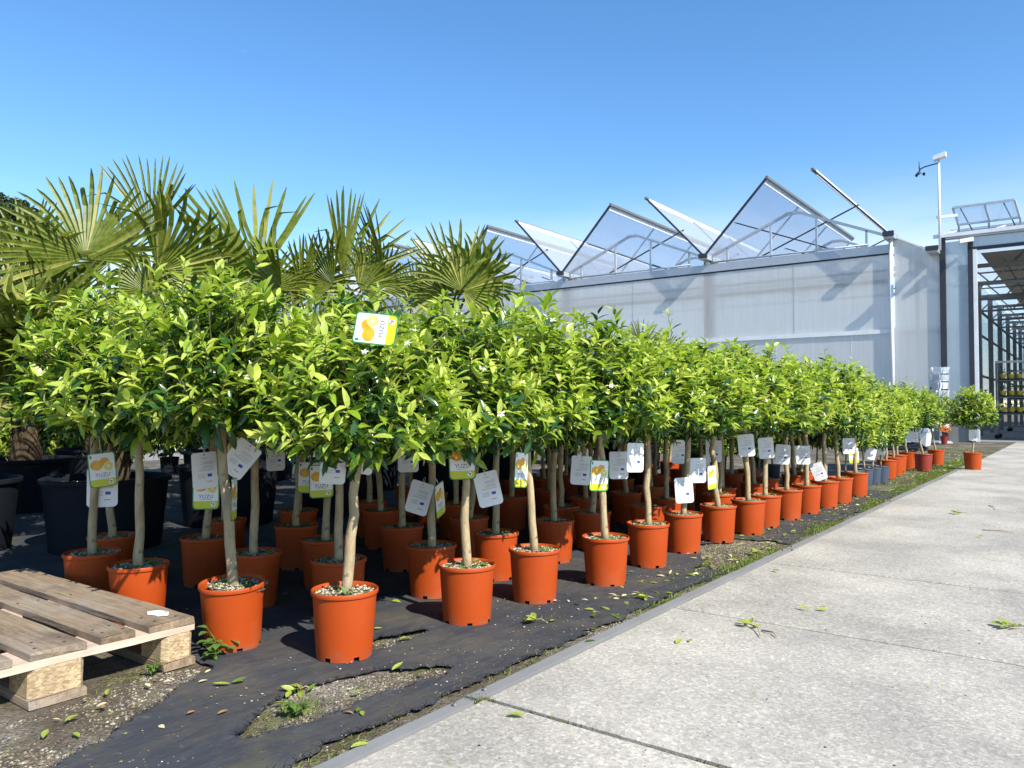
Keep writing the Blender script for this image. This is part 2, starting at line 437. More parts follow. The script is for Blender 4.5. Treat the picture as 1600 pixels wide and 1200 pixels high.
t.l.new(t.b.outputs[0], m1.inputs[1]); t.l.new(tl.outputs[0], m1.inputs[2]); t.l.new(m1.outputs[0], t.out.inputs['Surface'])
MATS['shade_screen'] = t.m
simple('white_plastic', (0.75, 0.76, 0.77), 0.4, var=0.05)
simple('grey_plastic', (0.42, 0.45, 0.48), 0.5)
simple('yellow_plastic', (0.55, 0.40, 0.02), 0.5)
simple('orange_flower', (0.75, 0.16, 0.01), 0.6)
# plant tags
simple('card_white', (0.80, 0.80, 0.80), 0.35, var=0.02)
simple('card_green', (0.03, 0.22, 0.06), 0.4, var=0.05)
simple('card_lime', (0.55, 0.56, 0.015), 0.35, var=0.05)
t = NT('print_yuzu'); t.set(t.ramp(t.noise(26, 3), [(0.3, (0.62, 0.25, 0.01)), (0.7, (0.80, 0.45, 0.02))]), 0.35); MATS['print_yuzu'] = t.m
simple('print_rind', (0.86, 0.72, 0.22), 0.35, var=0.05)
t = NT('print_flesh'); t.set(t.ramp(t.vor(260), [(0.1, (0.40, 0.34, 0.03)), (0.5, (0.72, 0.60, 0.10))]), 0.35); MATS['print_flesh'] = t.m
simple('print_pith', (0.85, 0.84, 0.70), 0.35, var=0.03)
simple('print_ink', (0.06, 0.06, 0.06), 0.4)
simple('print_grey', (0.38, 0.38, 0.40), 0.4)
simple('print_red', (0.60, 0.03, 0.02), 0.4)
simple('print_blue', (0.02, 0.05, 0.40), 0.4)
simple('print_pale', (0.60, 0.66, 0.70), 0.4)
simple('tie_wire', (0.6, 0.6, 0.6), 0.4)

# =================================================================== SETTING
GRD = -0.018
# ---- terrain, one sheet to the horizon
mb = MB()
mb.add([(-900, -300, GRD), (600, -300, GRD), (600, 1400, GRD), (-900, 1400, GRD)], [(0, 1, 2, 3)])
tag(mb.obj('ground', M('ground_soil')), kind='structure')
# near ground: lumpy soil around the pallet and under the cloth tears, just above the sheet
EDGE_X = -1.335
mb = MB(); NX, NY = 110, 150
x0, x1, y0, y1 = -3.9, -1.40, 0.2, 8.6
for j in range(NY + 1):
    for i in range(NX + 1):
        x = x0 + (x1 - x0) * i / NX; y = y0 + (y1 - y0) * (j / NY) ** 1.4
        z = -0.006 + 0.004 * noise.noise((x * 5, y * 5, 3)) + 0.0025 * noise.noise((x * 22, y * 22, 1))
        mb.v.append((x, y, z))
for j in range(NY):
    for i in range(NX):
        a = j * (NX + 1) + i; mb.f.append((a, a + 1, a + NX + 2, a + NX + 1)); mb.m.append(0)
tag(mb.obj('soil_bed', M('ground_soil'), smooth=True), kind='structure')

# ---- paving of concrete slabs
paving = tag(empty('paving'), kind='structure')
mb = MB(); mb.box(EDGE_X - 0.004, 9.2, -3.2, 20.15, -0.06, -0.006)
tag(mb.obj('joint_bed', M('joint_dirt'), paving))
JY = [-2.6, -1.53, -0.46, 0.61, 1.68, 2.87, 3.97, 4.98, 6.05, 6.97, 7.89, 8.75, 9.6, 10.65, 11.7, 12.75, 13.8, 14.85, 15.9, 17.0, 18.1, 19.2, 20.1]
SX = [EDGE_X, 2.35, 5.75, 9.15]
for i in range(len(JY) - 1):
    for k in range(len(SX) - 1):
        g = 0.0115
        ya, yb = JY[i] + g, JY[i + 1] - g; xa, xb = SX[k] + (0.0 if k == 0 else g), SX[k + 1] - g
        cx, cy = (xa + xb) / 2, (ya + yb) / 2; hx, hy = (xb - xa) / 2, (yb - ya) / 2
        b = 0.007; mb = MB()
        dz = RNG.uniform(-0.0015, 0.0015)
        # slightly chipped, bevelled edge
        def ringpts(inset, z, n=16):
            out = []
            for s in range(4):
                c0 = [(-1, -1), (1, -1), (1, 1), (-1, 1)][s]; c1 = [(1, -1), (1, 1), (-1, 1), (-1, -1)][s]
                for q in range(n):
                    u = q / n
                    px = (c0[0] + (c1[0] - c0[0]) * u) * (hx - inset); py = (c0[1] + (c1[1] - c0[1]) * u) * (hy - inset)
                    if inset > 0 and q:
                        w = 0.004 * max(0, noise.noise((px * 6 + cx * 3, py * 6 + cy * 3, 2)))
                        px -= w * (1 if px > 0 else -1) if abs(px) > hx - 0.03 else 0
                        py -= w * (1 if py > 0 else -1) if abs(py) > hy - 0.03 else 0
                    out.append((px, py, z))
            return out
        r0 = ringpts(0, -0.05); r1 = ringpts(0, 0.002 + dz); r2 = ringpts(b, 0.008 + dz)
        n = len(r0); mb.v = r0 + r1 + r2
        for q in range(n):
            mb.f.append((q, (q + 1) % n, n + (q + 1) % n, n + q)); mb.f.append((n + q, n + (q + 1) % n, 2 * n + (q + 1) % n, 2 * n + q))
        mb.f.append(tuple(range(2 * n, 3 * n))); mb.m = [0] * len(mb.f)
        mb.obj('paving_slab', M('concrete'), paving, loc=(cx, cy, 0))

# ---- galvanised edging strip along the slabs
edging = empty('metal_edging', label='narrow grey galvanised edging strip along the left side of the concrete paving', cat='edging')
SEG = [(-1.5, 1.645), (1.66, 4.4), (4.41, 7.2), (7.21, 10.0), (10.01, 13.2)]
for i, (ya, yb) in enumerate(SEG):
    mb = MB(); n = 40
    dx = [0.0, -0.006, 0.002, -0.004, 0.003][i]; wd = 0.046
    for q in range(n + 1):
        y = ya + (yb - ya) * q / n
        wob = 0.008 * noise.noise((y * 1.3, i, 0)); zz = 0.007 + 0.003 * noise.noise((y * 2, i, 4))
        for (ox, oz) in ((-wd, -0.03), (-wd, zz), (-0.003, zz + 0.001), (-0.003, -0.03)):
            mb.v.append((EDGE_X + dx + ox + wob * 0.5 - 0.004, y, oz))
    for q in range(n):
        for k in range(3):
            a = q * 4 + k; mb.f.append((a, a + 4, a + 5, a + 1)); mb.m.append(0)
    mb.f += [(0, 1, 2, 3), (4 * n + 3, 4 * n + 2, 4 * n + 1, 4 * n)]; mb.m += [0, 0]
    st = mb.obj('metal_strip', M('galvanised'), edging)
    bm_ = MB(); bm_.lathe([(0.0001, 0.006), (0.006, 0.005), (0.008, 0.0), (0.008, -0.01)], 8)
    bme = bm_.mesh('bolt', M('steel_shade'), True)
    for y in ([ya + 0.06, yb - 0.06] if i < 3 else []):
        link('bolt', bme, st, loc=(EDGE_X + dx - 0.03, y, 0.010))

# ---- ground cloth with tears
def wob(p, s=9, a=0.02): return Vector((a * noise.noise((p[0] * s, p[1] * s, 0.3)), a * noise.noise((p[0] * s, p[1] * s, 7.3))))
def poly_px(l): return [tuple(G(*p).xy) for p in l]
TEARS = [poly_px([(372, 1152), (402, 1122), (432, 1090), (470, 1078), (540, 1058), (600, 1048), (660, 1046), (712, 1043), (700, 1056), (650, 1066), (590, 1088), (520, 1112), (452, 1142), (400, 1156)]),
         poly_px([(560, 1006), (596, 1001), (630, 994), (672, 990), (655, 1000), (620, 1010), (580, 1018)]),
         poly_px([(1092, 852), (1150, 842), (1215, 846), (1252, 862), (1215, 882), (1160, 884), (1120, 892), (1092, 872)]),
         poly_px([(905, 985), (960, 972), (990, 960), (975, 975), (930, 992)]),
         poly_px([(505, 1170), (560, 1150), (600, 1150), (560, 1178), (520, 1190)])]
def inside(p, poly):
    c = False; n = len(poly); j = n - 1
    for i in range(n):
        xi, yi = poly[i]; xj, yj = poly[j]
        if (yi > p[1]) != (yj > p[1]) and p[0] < (xj - xi) * (p[1] - yi) / (yj - yi) + xi: c = not c
        j = i
    return c
def cloth_hole(x, y):
    q = Vector((x, y)); w = wob(q, 11, 0.028) + wob(q, 40, 0.013) + wob(q, 90, 0.006)
    x2, y2 = x + w.x, y + w.y
    if y2 < 1.40 and x2 < -1.85 - (y2 - 0.8) * 0.55: return True           # bare corner by the pallet
    if x2 > -1.425 - 0.02 * max(0, noise.noise((y * 1.7, 4, 1))) - 0.05 * max(0, noise.noise((y * 0.8, 9, 1))): return True
    if y2 > 8.0 + 0.25 * noise.noise((x * 2, 1, 1)): return True
    for t_ in TEARS:
        if inside((x2, y2), t_): return True
    return False
xs = list(np.arange(-9.0, -2.5, 0.14)) + list(np.arange(-2.5, -2.1, 0.02)) + list(np.arange(-2.1, -1.41, 0.0085))
ys = list(np.arange(0.62, 2.15, 0.0085)) + list(np.arange(2.15, 3.9, 0.02)) + list(np.arange(3.9, 8.4, 0.05))
nx, ny = len(xs), len(ys)
hole = np.zeros((ny - 1, nx - 1), bool)
for j in range(ny - 1):
    for i in range(nx - 1):
        cx, cy = (xs[i] + xs[i + 1]) / 2, (ys[j] + ys[j + 1]) / 2
        if cx < -2.6 and cy > 1.5 and cy < 7.6: continue
        hole[j, i] = cloth_hole(cx, cy)
vid = -np.ones((ny, nx), int); V = []; F_ = []
nearhole = np.zeros((ny, nx)); hh = np.pad(hole, 1)
nearhole = (hh[:-1, :-1].astype(int) + hh[1:, :-1] + hh[:-1, 1:] + hh[1:, 1:])[:ny, :nx] > 0
soft = nearhole.astype(float)
for _ in range(5):
    s = np.pad(soft, 1, mode='edge'); soft = np.maximum(soft * 0.9, (s[:-2, 1:-1] + s[2:, 1:-1] + s[1:-1, :-2] + s[1:-1, 2:]) / 4)
for j in range(ny - 1):
    for i in range(nx - 1):
        if hole[j, i]: continue
        q = []
        for (jj, ii) in ((j, i), (j, i + 1), (j + 1, i + 1), (j + 1, i)):
            if vid[jj, ii] < 0:
                x, y = xs[ii], ys[jj]
                z = 0.002 + 0.007 * noise.noise((x * 2.2, y * 2.2, 0)) + 0.007 * max(0, noise.noise((x * 7 + y * 3, y * 4, 5))) + 0.0025 * noise.noise((x * 19, y * 13, 8))
                z += soft[jj, ii] * (0.001 + 0.007 * noise.noise((x * 18, y * 18, 2)) + 0.005 * noise.noise((x * 50, y * 50, 6)))
                z = max(z, 0.0005)
                vid[jj, ii] = len(V); V.append([x, y, z])
            q.append(vid[jj, ii])
        F_.append(tuple(q))
# relax the torn edges so they run smoothly
from collections import defaultdict
ec = defaultdict(int)
for f in F_:
    for k in range(4):
        a, b = f[k], f[(k + 1) % 4]; ec[(min(a, b), max(a, b))] += 1
nb = defaultdict(list)
for (a, b), n in ec.items():
    if n == 1: nb[a].append(b); nb[b].append(a)
Vn = np.array(V)
for _ in range(2):
    Vc = Vn.copy()
    for a, l in nb.items():
        if len(l) == 2: Vn[a, :2] = Vc[a, :2] * 0.4 + (Vc[l[0], :2] + Vc[l[1], :2]) * 0.3
me = bpy.data.meshes.new('ground_cloth'); me.from_pydata(Vn.tolist(), [], F_); me.materials.append(M('woven_cloth'))
me.polygons.foreach_set('use_smooth', [True] * len(F_)); me.update()
cloth = tag(link('ground_cloth', me), kind='structure')
# frayed threads along the tears
mb = MB()
bl = [a for a in nb if Vn[a][0] > -2.2 and Vn[a][1] < 4]
for a in RNG.sample(bl, min(len(bl), 2200)):
    p = Vector(Vn[a]); d = Vector((RNG.gauss(0, 1), RNG.gauss(0, 1), abs(RNG.gauss(0, 0.5)))).normalized() * RNG.uniform(0.006, 0.03)
    w = Vector((-d.y, d.x, 0)).normalized() * 0.0009
    m = p + d * 0.5 + Vector((0, 0, 0.004)); e = p + d
    mb.add([p - w, p + w, m + w, m - w, e], [(0, 1, 2, 3), (3, 2, 4)])
tag(mb.obj('frayed_threads', M('frayed'), cloth), kind='stuff')

# =================================================================== LEAF KIT
def leaf_verts(L, W, fold=0.35, curl=0.25, twist=0.0):
    """one leaf along +Y, 3 columns, pointed tip"""
    secs = [(0.0, 0.10), (0.22, 0.78), (0.5, 1.0), (0.78, 0.62)]
    vs = []
    for (u, w) in secs:
        y = u * L; z = -curl * L * u * u; hw = w * W / 2
        tz = twist * u * hw
        vs += [(-hw, y, z + fold * hw - tz), (0, y, z), (hw, y, z + fold * hw + tz)]
    vs.append((0, L, -curl * L))
    fs = []
    for i in range(3):
        a = i * 3
        fs += [(a, a + 1, a + 4, a + 3), (a + 1, a + 2, a + 5, a + 4)]
    fs += [(9, 10, 12), (10, 11, 12)]
    return vs, fs
LEAF_SHAPES = [leaf_verts(1, 0.36, 0.35, 0.16), leaf_verts(1, 0.31, 0.6, 0.30, 0.3), leaf_verts(1, 0.40, 0.25, 0.10, -0.3), leaf_verts(1, 0.33, 0.5, 0.42, 0.2)]
LEAF_NP = [(np.array(v), f) for v, f in LEAF_SHAPES]
LEAF_OBJ = {}
def leaf_mesh(shape, tone):
    k = (shape, tone)
    if k not in LEAF_OBJ:
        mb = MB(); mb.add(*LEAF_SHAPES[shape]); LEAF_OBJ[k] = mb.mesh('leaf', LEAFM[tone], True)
    return LEAF_OBJ[k]
def frame(d, n):
    """matrix with Y along d and Z close to n"""
    y = d.normalized(); x = y.cross(n)
    if x.length < 1e-4: x = y.cross(Vector((1, 0, 0.2)))
    x.normalize(); z = x.cross(y)
    return Matrix((x, y, z)).transposed()
def gen_crown(rng, shoots=290, RX=0.278, RU=0.44, RD=0.115, lsize=0.057):
    """leaf transforms + twig polylines of a clipped citrus head; origin where the trunk enters"""
    leaves = []; twigs = []
    ga = PI * (3 - math.sqrt(5)); ph = rng.uniform(0, 6)
    lob = [Vector((rng.gauss(0, 1), rng.gauss(0, 1), rng.gauss(0.3, 0.7))).normalized() for _ in range(7)]; squash = rng.uniform(.9, 1.08)
    for i in range(shoots):
        zz = 1 - 1.45 * (i + 0.5) / shoots
        zz = min(1, max(-1, zz + rng.gauss(0, 0.05)))
        a = i * ga + ph; r = math.sqrt(1 - zz * zz)
        if zz < -0.12 and rng.random() < 0.5: continue
        d = Vector((r * math.cos(a), r * math.sin(a), zz))
        k = rng.uniform(0.80, 1.04)
        for lb in lob: k += 0.16 * max(0, d.dot(lb) - 0.72) * 2
        if rng.random() < 0.15: k += rng.uniform(0.08, 0.30)
        if rng.random() < 0.22: k *= rng.uniform(0.55, 0.8)
        # flattened, box-like head: superellipse
        tip = Vector((d.x * RX, d.y * RX, (d.z * RU if d.z > 0 else d.z * RD * 1.6))) * k
        if zz > 0: tip.x *= 1 + 0.06 * zz; tip.y *= 1 + 0.06 * zz
        sl = rng.uniform(0.07, 0.14)
        out = (tip.normalized() * 0.75 + Vector((0, 0, 0.75 if zz > -0.1 else -0.2)) + Vector((rng.gauss(0, .3), rng.gauss(0, .3), rng.gauss(0, .25)))).normalized()
        base = tip - out * sl
        pale_shoot = rng.random() < (0.86 if zz > 0.3 else 0.62 if zz > 0.0 else 0.34)  # young growth on top; lower leaves darkened to put underside shade into colour
        if pale_shoot: base = base + tip.normalized() * 0.012
        nl = rng.randint(9, 13)
        droop = -0.02 if zz < 0 else 0
        b0 = base * 0.45 + Vector((0, 0, 0.02)); twigs.append([b0, base, base + out * sl * 0.55 + Vector((0, 0, droop * .5)), base + out * sl])
        for q in range(nl):
            u = (q + rng.uniform(0.1, 0.9)) / nl
            p = base + out * (sl * u)
            sa = q * 2.4 + rng.uniform(-0.5, 0.5)
            t1 = out.orthogonal().normalized(); t2 = out.cross(t1)
            rad = t1 * math.cos(sa) + t2 * math.sin(sa)
            ld = (out * rng.uniform(0.45, 1.2) * (1.5 if u > 0.75 else 0.8) + rad + Vector((0, 0, rng.uniform(-0.25, 0.25)))).normalized()
            nrm = (out + Vector((0, 0, 0.6)) + Vector((rng.gauss(0, .35), rng.gauss(0, .35), rng.gauss(0, .2)))).normalized()
            s = lsize * rng.uniform(0.52, 1.3) * (0.75 if u > 0.85 else 1.0)
            tone = (0 if rng.random() < 0.72 else 1) if pale_shoot else (2 if rng.random() < 0.72 else 1)
            if pale_shoot and u < 0.3 and rng.random() < 0.6: tone = 2 if rng.random() < 0.5 else 1
            leaves.append((p, ld, nrm, s, tone, rng.randrange(4)))
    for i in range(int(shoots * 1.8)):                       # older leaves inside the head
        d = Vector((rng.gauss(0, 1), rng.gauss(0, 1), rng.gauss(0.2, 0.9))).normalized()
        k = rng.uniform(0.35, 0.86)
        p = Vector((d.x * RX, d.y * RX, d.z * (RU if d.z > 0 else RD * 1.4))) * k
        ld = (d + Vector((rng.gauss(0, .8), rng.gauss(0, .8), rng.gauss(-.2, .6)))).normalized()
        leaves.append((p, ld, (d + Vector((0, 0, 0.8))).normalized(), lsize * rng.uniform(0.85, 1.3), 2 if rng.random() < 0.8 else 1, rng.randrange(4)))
    return leaves, twigs
def leaves_mesh(leaves, name='crown'):
    vs = []; fs = []; ms = []; b = 0
    for (p, d, n, s, tone, sh) in leaves:
        R = np.array(frame(d, n)) * s; v, f = LEAF_NP[sh]
        vs.append(v @ R.T + np.array(p)); fs.extend([tuple(i + b for i in q) for q in f]); ms.extend([tone] * len(f)); b += len(v)
    me = bpy.data.meshes.new(name); me.from_pydata(np.concatenate(vs).tolist(), [], fs)
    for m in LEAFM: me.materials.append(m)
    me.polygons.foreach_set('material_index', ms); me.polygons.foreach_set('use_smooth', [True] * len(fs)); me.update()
    return me
def twig_mesh(twigs, zl):
    mb = MB()
    for tw in twigs: mb.tube([Vector((0, 0, zl)) * 0.6 + tw[0] * 0.25] + tw, [0.006, 0.004, 0.0022, 0.0015, 0.0008], 4, cap=False)
    return mb.mesh('branches', M('twig_green'), True)
def flower_mesh(leaves, rng, n):
    mb = MB()
    tips = rng.sample(leaves[: int(len(leaves) * 0.8)], n)
    for (p, d, nn, s, tone, sh) in tips:
        c = p + p.normalized() * 0.03
        ax = (p.normalized() + Vector((rng.gauss(0, .4), rng.gauss(0, .4), .3))).normalized()
        a = ax.orthogonal().normalized(); b = ax.cross(a)
        for k in range(5):
            t0 = 2 * PI * k / 5; u = (a * math.cos(t0) + b * math.sin(t0)); w = (a * -math.sin(t0) + b * math.cos(t0))
            mb.add([c, c + u * .007 + w * .0035 + ax * .003, c + u * .014 + ax * .002, c + u * .007 - w * .0035 + ax * .003], [(0, 1, 2, 3)], 0)
        for k in range(3):
            q = c + Vector((rng.gauss(0, .012), rng.gauss(0, .012), rng.gauss(0, .008)))
            r = .0035; mb.add([q + Vector((r, 0, 0)), q + Vector((0, r, 0)), q + Vector((-r, 0, 0)), q + Vector((0, -r, 0)), q + Vector((0, 0, r * 1.7)), q - Vector((0, 0, r * 1.4))],
                              [(0, 1, 4), (1, 2, 4), (2, 3, 4), (3, 0, 4), (1, 0, 5), (2, 1, 5), (3, 2, 5), (0, 3, 5)], 1 if k else 0)
    return mb.mesh('blossoms', [M('petal'), M('bud')], False)

# ---- pot, soil
def make_pot(rt=0.107, rb=0.088, h=0.212, mat='orange_plastic', n=60, notch=True):
    lip = rt * 0.085; prof = []
    mb = MB()
    z0 = h * 0.062
    rr = lambda z: rb + (rt * 0.955 - rb) * (z / h)
    outer = [(rr(0), 0), (rr(z0), z0), (rr(h * .3), h * .3), (rr(h * .6), h * .6), (rr(h * .925), h * .925), (rt * .995, h * .935), (rt * 1.0, h * .965), (rt * .995, h * .99), (rt * .975, h), (rt * .945, h * .99), (rr(h) * .955, h * .95), (rr(h * .5) * .965, h * .5), (rr(z0) * .965, z0), (0.001, z0 * 1.02)]
    mb.lathe(outer, n)
    me = bpy.data.meshes.new('pot')
    keep = []
    for i, f in enumerate(mb.f):
        ring, k = divmod(i, n)
        if notch and ring == 0 and (k % 10) in (0, 1): continue
        keep.append(f)
    # inner side of the foot so notches show thickness
    me.from_pydata(mb.v, [], keep); me.materials.append(M(mat)); smooth_angle(me, 40); me.update()
    return me
def make_soil(r, h, rng, grit=90):
    mb = MB(); n = 20; rings = [0.001, .25, .5, .75, .98]
    for q in rings:
        for k in range(n):
            a = 2 * PI * k / n
            mb.v.append((r * q * math.cos(a), r * q * math.sin(a), h + rng.gauss(0, .0035) * (q > .1) + 0.006 * (1 - q)))
    for i in range(len(rings) - 1):
        for k in range(n):
            mb.f.append((i * n + k, (i + 1) * n + k, (i + 1) * n + (k + 1) % n, i * n + (k + 1) % n)); mb.m.append(0)
    for _ in range(grit):
        a = rng.uniform(0, 2 * PI); q = r * math.sqrt(rng.random()) * .95; s = rng.uniform(.003, .0075)
        c = Vector((q * math.cos(a), q * math.sin(a), h + .005 + rng.uniform(0, .003)))
        vs = [c + Vector((rng.uniform(.6, 1.3) * s * x, rng.uniform(.6, 1.3) * s * y, s * .7 * z)) for x, y, z in ((1, 0, 0), (0, 1, 0), (-1, 0, 0), (0, -1, 0), (0, 0, 1))]
        mb.add(vs, [(0, 1, 4), (1, 2, 4), (2, 3, 4), (3, 0, 4)], rng.choice((1, 1, 2)))
    for _ in range(grit // 6):
        a = rng.uniform(0, 2 * PI); q = r * math.sqrt(rng.random()) * .85
        R = frame(Vector((rng.gauss(0, 1), rng.gauss(0, 1), .15)), Vector((rng.gauss(0, .3), rng.gauss(0, .3), 1))); s = rng.uniform(.015, .035)
        v, f = LEAF_SHAPES[2]
        mb.add([R @ (Vector(p) * s) + Vector((q * math.cos(a), q * math.sin(a), h + .010)) for p in v], f, 3)
    return mb.mesh('soil', [M('soil'), M('grit_pale'), M('grit_brown'), M('weed_leaf')], False)
POT = make_pot(); SOILS = [make_soil(0.0995, 0.195, random.Random(50 + i), 190) for i in range(4)]
POT_BLUE = make_pot(0.088, 0.072, 0.175, 'blue_plastic'); SOIL_BLUE = make_soil(0.081, 0.150, random.Random(3), 30)
POT_RED = make_pot(mat='red_plastic')

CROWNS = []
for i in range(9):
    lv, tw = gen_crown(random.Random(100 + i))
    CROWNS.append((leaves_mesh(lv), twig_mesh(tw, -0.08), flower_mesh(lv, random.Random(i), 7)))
def trunk_mesh(rng, top, r0=0.0205, r1=0.0165, kink=0.0036):
    pts = []; rad = []
    for i in range(10):
        u = i / 9; p = Vector((0, 0, 0.17)).lerp(Vector(top), u)
        if 0 < i < 9: p += Vector((rng.gauss(0, kink), rng.gauss(0, kink), 0)) * math.sin(u * PI) ** .5
        pts.append(p); rad.append((r0 + (r1 - r0) * u) * rng.uniform(.93, 1.07) * (1.12 if i == 0 else 1))
    mb = MB(); mb.tube(pts, rad, 10)
    return mb.mesh('trunk', M('bark'), True)

ORD = ['zeroth', 'first', 'second', 'third', 'fourth', 'fifth', 'sixth', 'seventh', 'eighth', 'ninth', 'tenth', 'eleventh', 'twelfth', 'thirteenth', 'fourteenth', 'fifteenth', 'sixteenth', 'seventeenth', 'eighteenth']
HERO_LEAVES = 150
def plant_tree(loc, label, group, seed, hero=False, top_z=1.20, lean=None, tilt=(0, 0), pot=POT, soil=None, crown_scale=1.0, trunk_top=None, name='potted_citrus_tree', cat='potted tree', blossoms=True, trunkr=1.0):
    rng = random.Random(seed)
    e = empty(name, loc, 0, label, cat, group)
    link('pot', pot, e, rot=(tilt[0], tilt[1], rng.uniform(0, 6)))
    link('soil', soil or SOILS[seed % 4], e, rot=(tilt[0], tilt[1], rng.uniform(0, 6)))
    tz = trunk_top if trunk_top else top_z - 0.385 * crown_scale
    ln = Vector(lean) if lean is not None else Vector((rng.gauss(0, .03), rng.gauss(0, .03), 0))
    top = Vector((ln.x, ln.y, tz + 0.06))
    link('trunk', trunk_mesh(rng, top, 0.0172 * trunkr, 0.0138 * trunkr), e)
    cl = Vector((ln.x, ln.y, tz)); rz = rng.uniform(0, 2 * PI)
    sc = crown_scale * rng.uniform(.95, 1.06)
    if not hero:
        cm, tm, fm = CROWNS[seed % len(CROWNS)]
        s3 = (sc * rng.uniform(.95, 1.06), sc * rng.uniform(.95, 1.06), (top_z - tz) / 0.43 * rng.uniform(.97, 1.03))
        cr = tag(link('crown', cm, e, cl, (0, 0, rz), s3), kind='stuff')
        tag(link('branches', tm, e, cl, (0, 0, rz), s3), kind='stuff')
        if blossoms: tag(link('blossoms', fm, cr), kind='stuff')
    else:
        lv, tw = gen_crown(rng, 310, lsize=0.060)
        k = (top_z - tz) / 0.43
        lv = [(Vector((p.x * sc, p.y * sc, p.z * k)), d, n, s, t_, sh) for (p, d, n, s, t_, sh) in lv]
        tw = [[Vector((p.x * sc, p.y * sc, p.z * k)) for p in w] for w in tw]
        view = (CP - (Vector(loc) + cl)).normalized()
        lv.sort(key=lambda a: -(a[0].dot(view) + 0.25 * a[3]))
        front = lv[:HERO_LEAVES]
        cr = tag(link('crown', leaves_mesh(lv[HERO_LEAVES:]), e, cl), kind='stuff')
        tag(link('branches', twig_mesh(tw, -0.08), e, cl), kind='stuff')
        tag(link('blossoms', flower_mesh(lv, rng, 9), cr), kind='stuff')
        for (p, d, n, s, t_, sh) in front:
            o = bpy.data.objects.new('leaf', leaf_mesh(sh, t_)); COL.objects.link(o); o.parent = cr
            mt = frame(d, n).to_4x4(); mt.translation = p
            o.matrix_local = mt @ Matrix.Scale(s, 4)
    return e

# ---- rows of potted yuzu standards
ROWS = {
 1: [(-1.94, 1.71), (-1.88, 2.25), (-1.86, 2.66), (-1.77, 3.09), (-1.80, 3.57), (-1.81, 4.01), (-1.79, 4.46), (-1.74, 4.83), (-1.75, 5.17), (-1.74, 5.60), (-1.72, 6.00), (-1.70, 6.42), (-1.68, 6.78), (-1.69, 7.38)],
 2: [(-2.32, 1.56), (-2.34, 2.03), (-2.26, 2.47), (-2.24, 2.89), (-2.24, 3.38), (-2.25, 3.78), (-2.12, 4.20), (-2.20, 4.62), (-2.02, 5.05), (-2.16, 5.45), (-2.08, 5.9), (-2.14, 6.35), (-2.05, 6.8), (-2.12, 7.25)],
 3: [(-2.86, 1.52), (-2.72, 1.92), (-2.74, 2.30), (-2.73, 2.77), (-2.66, 3.20), (-2.52, 3.88), (-2.62, 4.33), (-2.56, 4.75), (-2.60, 5.2), (-2.55, 5.65), (-2.58, 6.1), (-2.53, 6.6), (-2.55, 7.1)],
 4: [(-3.24, 1.53), (-3.21, 2.01), (-3.17, 2.48), (-3.24, 3.12), (-3.10, 3.6), (-3.05, 4.1), (-3.08, 4.6), (-3.03, 5.1), (-3.06, 5.6), (-3.0, 6.1), (-3.04, 6.7)],
}
ROWNAME = {1: 'front row by the paving', 2: 'second row', 3: 'third row', 4: 'back row by the palms'}
def px_lean(pts):  # lean in metres across the view
    return RT * pts
LEAN = {(1, 0): .055, (1, 1): -.012, (1, 2): -.045, (1, 3): -.03, (1, 4): .0, (1, 5): .04, (1, 6): -.05, (1, 7): -.03, (1, 8): .01, (1, 9): -.01, (1, 10): .0, (1, 11): .0, (1, 12): -.04, (1, 13): -.01,
        (2, 0): -.062, (2, 1): .0, (2, 2): .0, (2, 3): .0, (3, 0): .0, (4, 0): .02}
HERO = {(1, 0), (1, 1), (1, 2), (2, 0), (2, 1), (3, 0), (4, 0), (1, 3)}
SPECIAL = {(1, 0): 'nearest yuzu standard in an orange pot, trunk curving right, alone before the large cloth tear',
           (2, 0): 'yuzu standard in a tilted orange pot with a leaning trunk, right beside the pallet corner',
           (3, 0): 'yuzu standard whose orange pot is half hidden behind the far edge of the pallet',
           (4, 0): 'leftmost yuzu standard in an orange pot, close to the big dark palm pot'}
TREES = {}
for r, l in ROWS.items():
    for i, (x, y) in enumerate(l):
        frac = min(1, max(0, (y - 1.5) / 6))
        top = 1.175 - 0.075 * frac + random.Random(r * 31 + i).uniform(-.06, .045)
        if (r, i) == (3, 0): top = 1.16
        ln = RT * LEAN[(r, i)] if (r, i) in LEAN else None
        if ln is not None: ln = ln + FW * random.Random(r * 7 + i).uniform(-.02, .02); ln.z = 0
        tilt = (0, 0)
        if (r, i) == (2, 0): tilt = (0.03, -0.055)
        label = SPECIAL.get((r, i)) or ('orange-potted yuzu tree, %s from the pallet end of the %s' % (ORD[i + 1], ROWNAME[r]))
        TREES[(r, i)] = plant_tree((x, y, 0.002), label, 'potted yuzu standards in rows on the cloth', r * 40 + i, (r, i) in HERO, top, ln, tilt)
# one more pot squeezed in behind the leftmost tree
plant_tree((-3.58, 1.78, 0.002), 'yuzu standard squeezed in directly behind the leftmost tree, its pot in shade', 'potted yuzu standards in rows on the cloth', 177, False, 1.16)

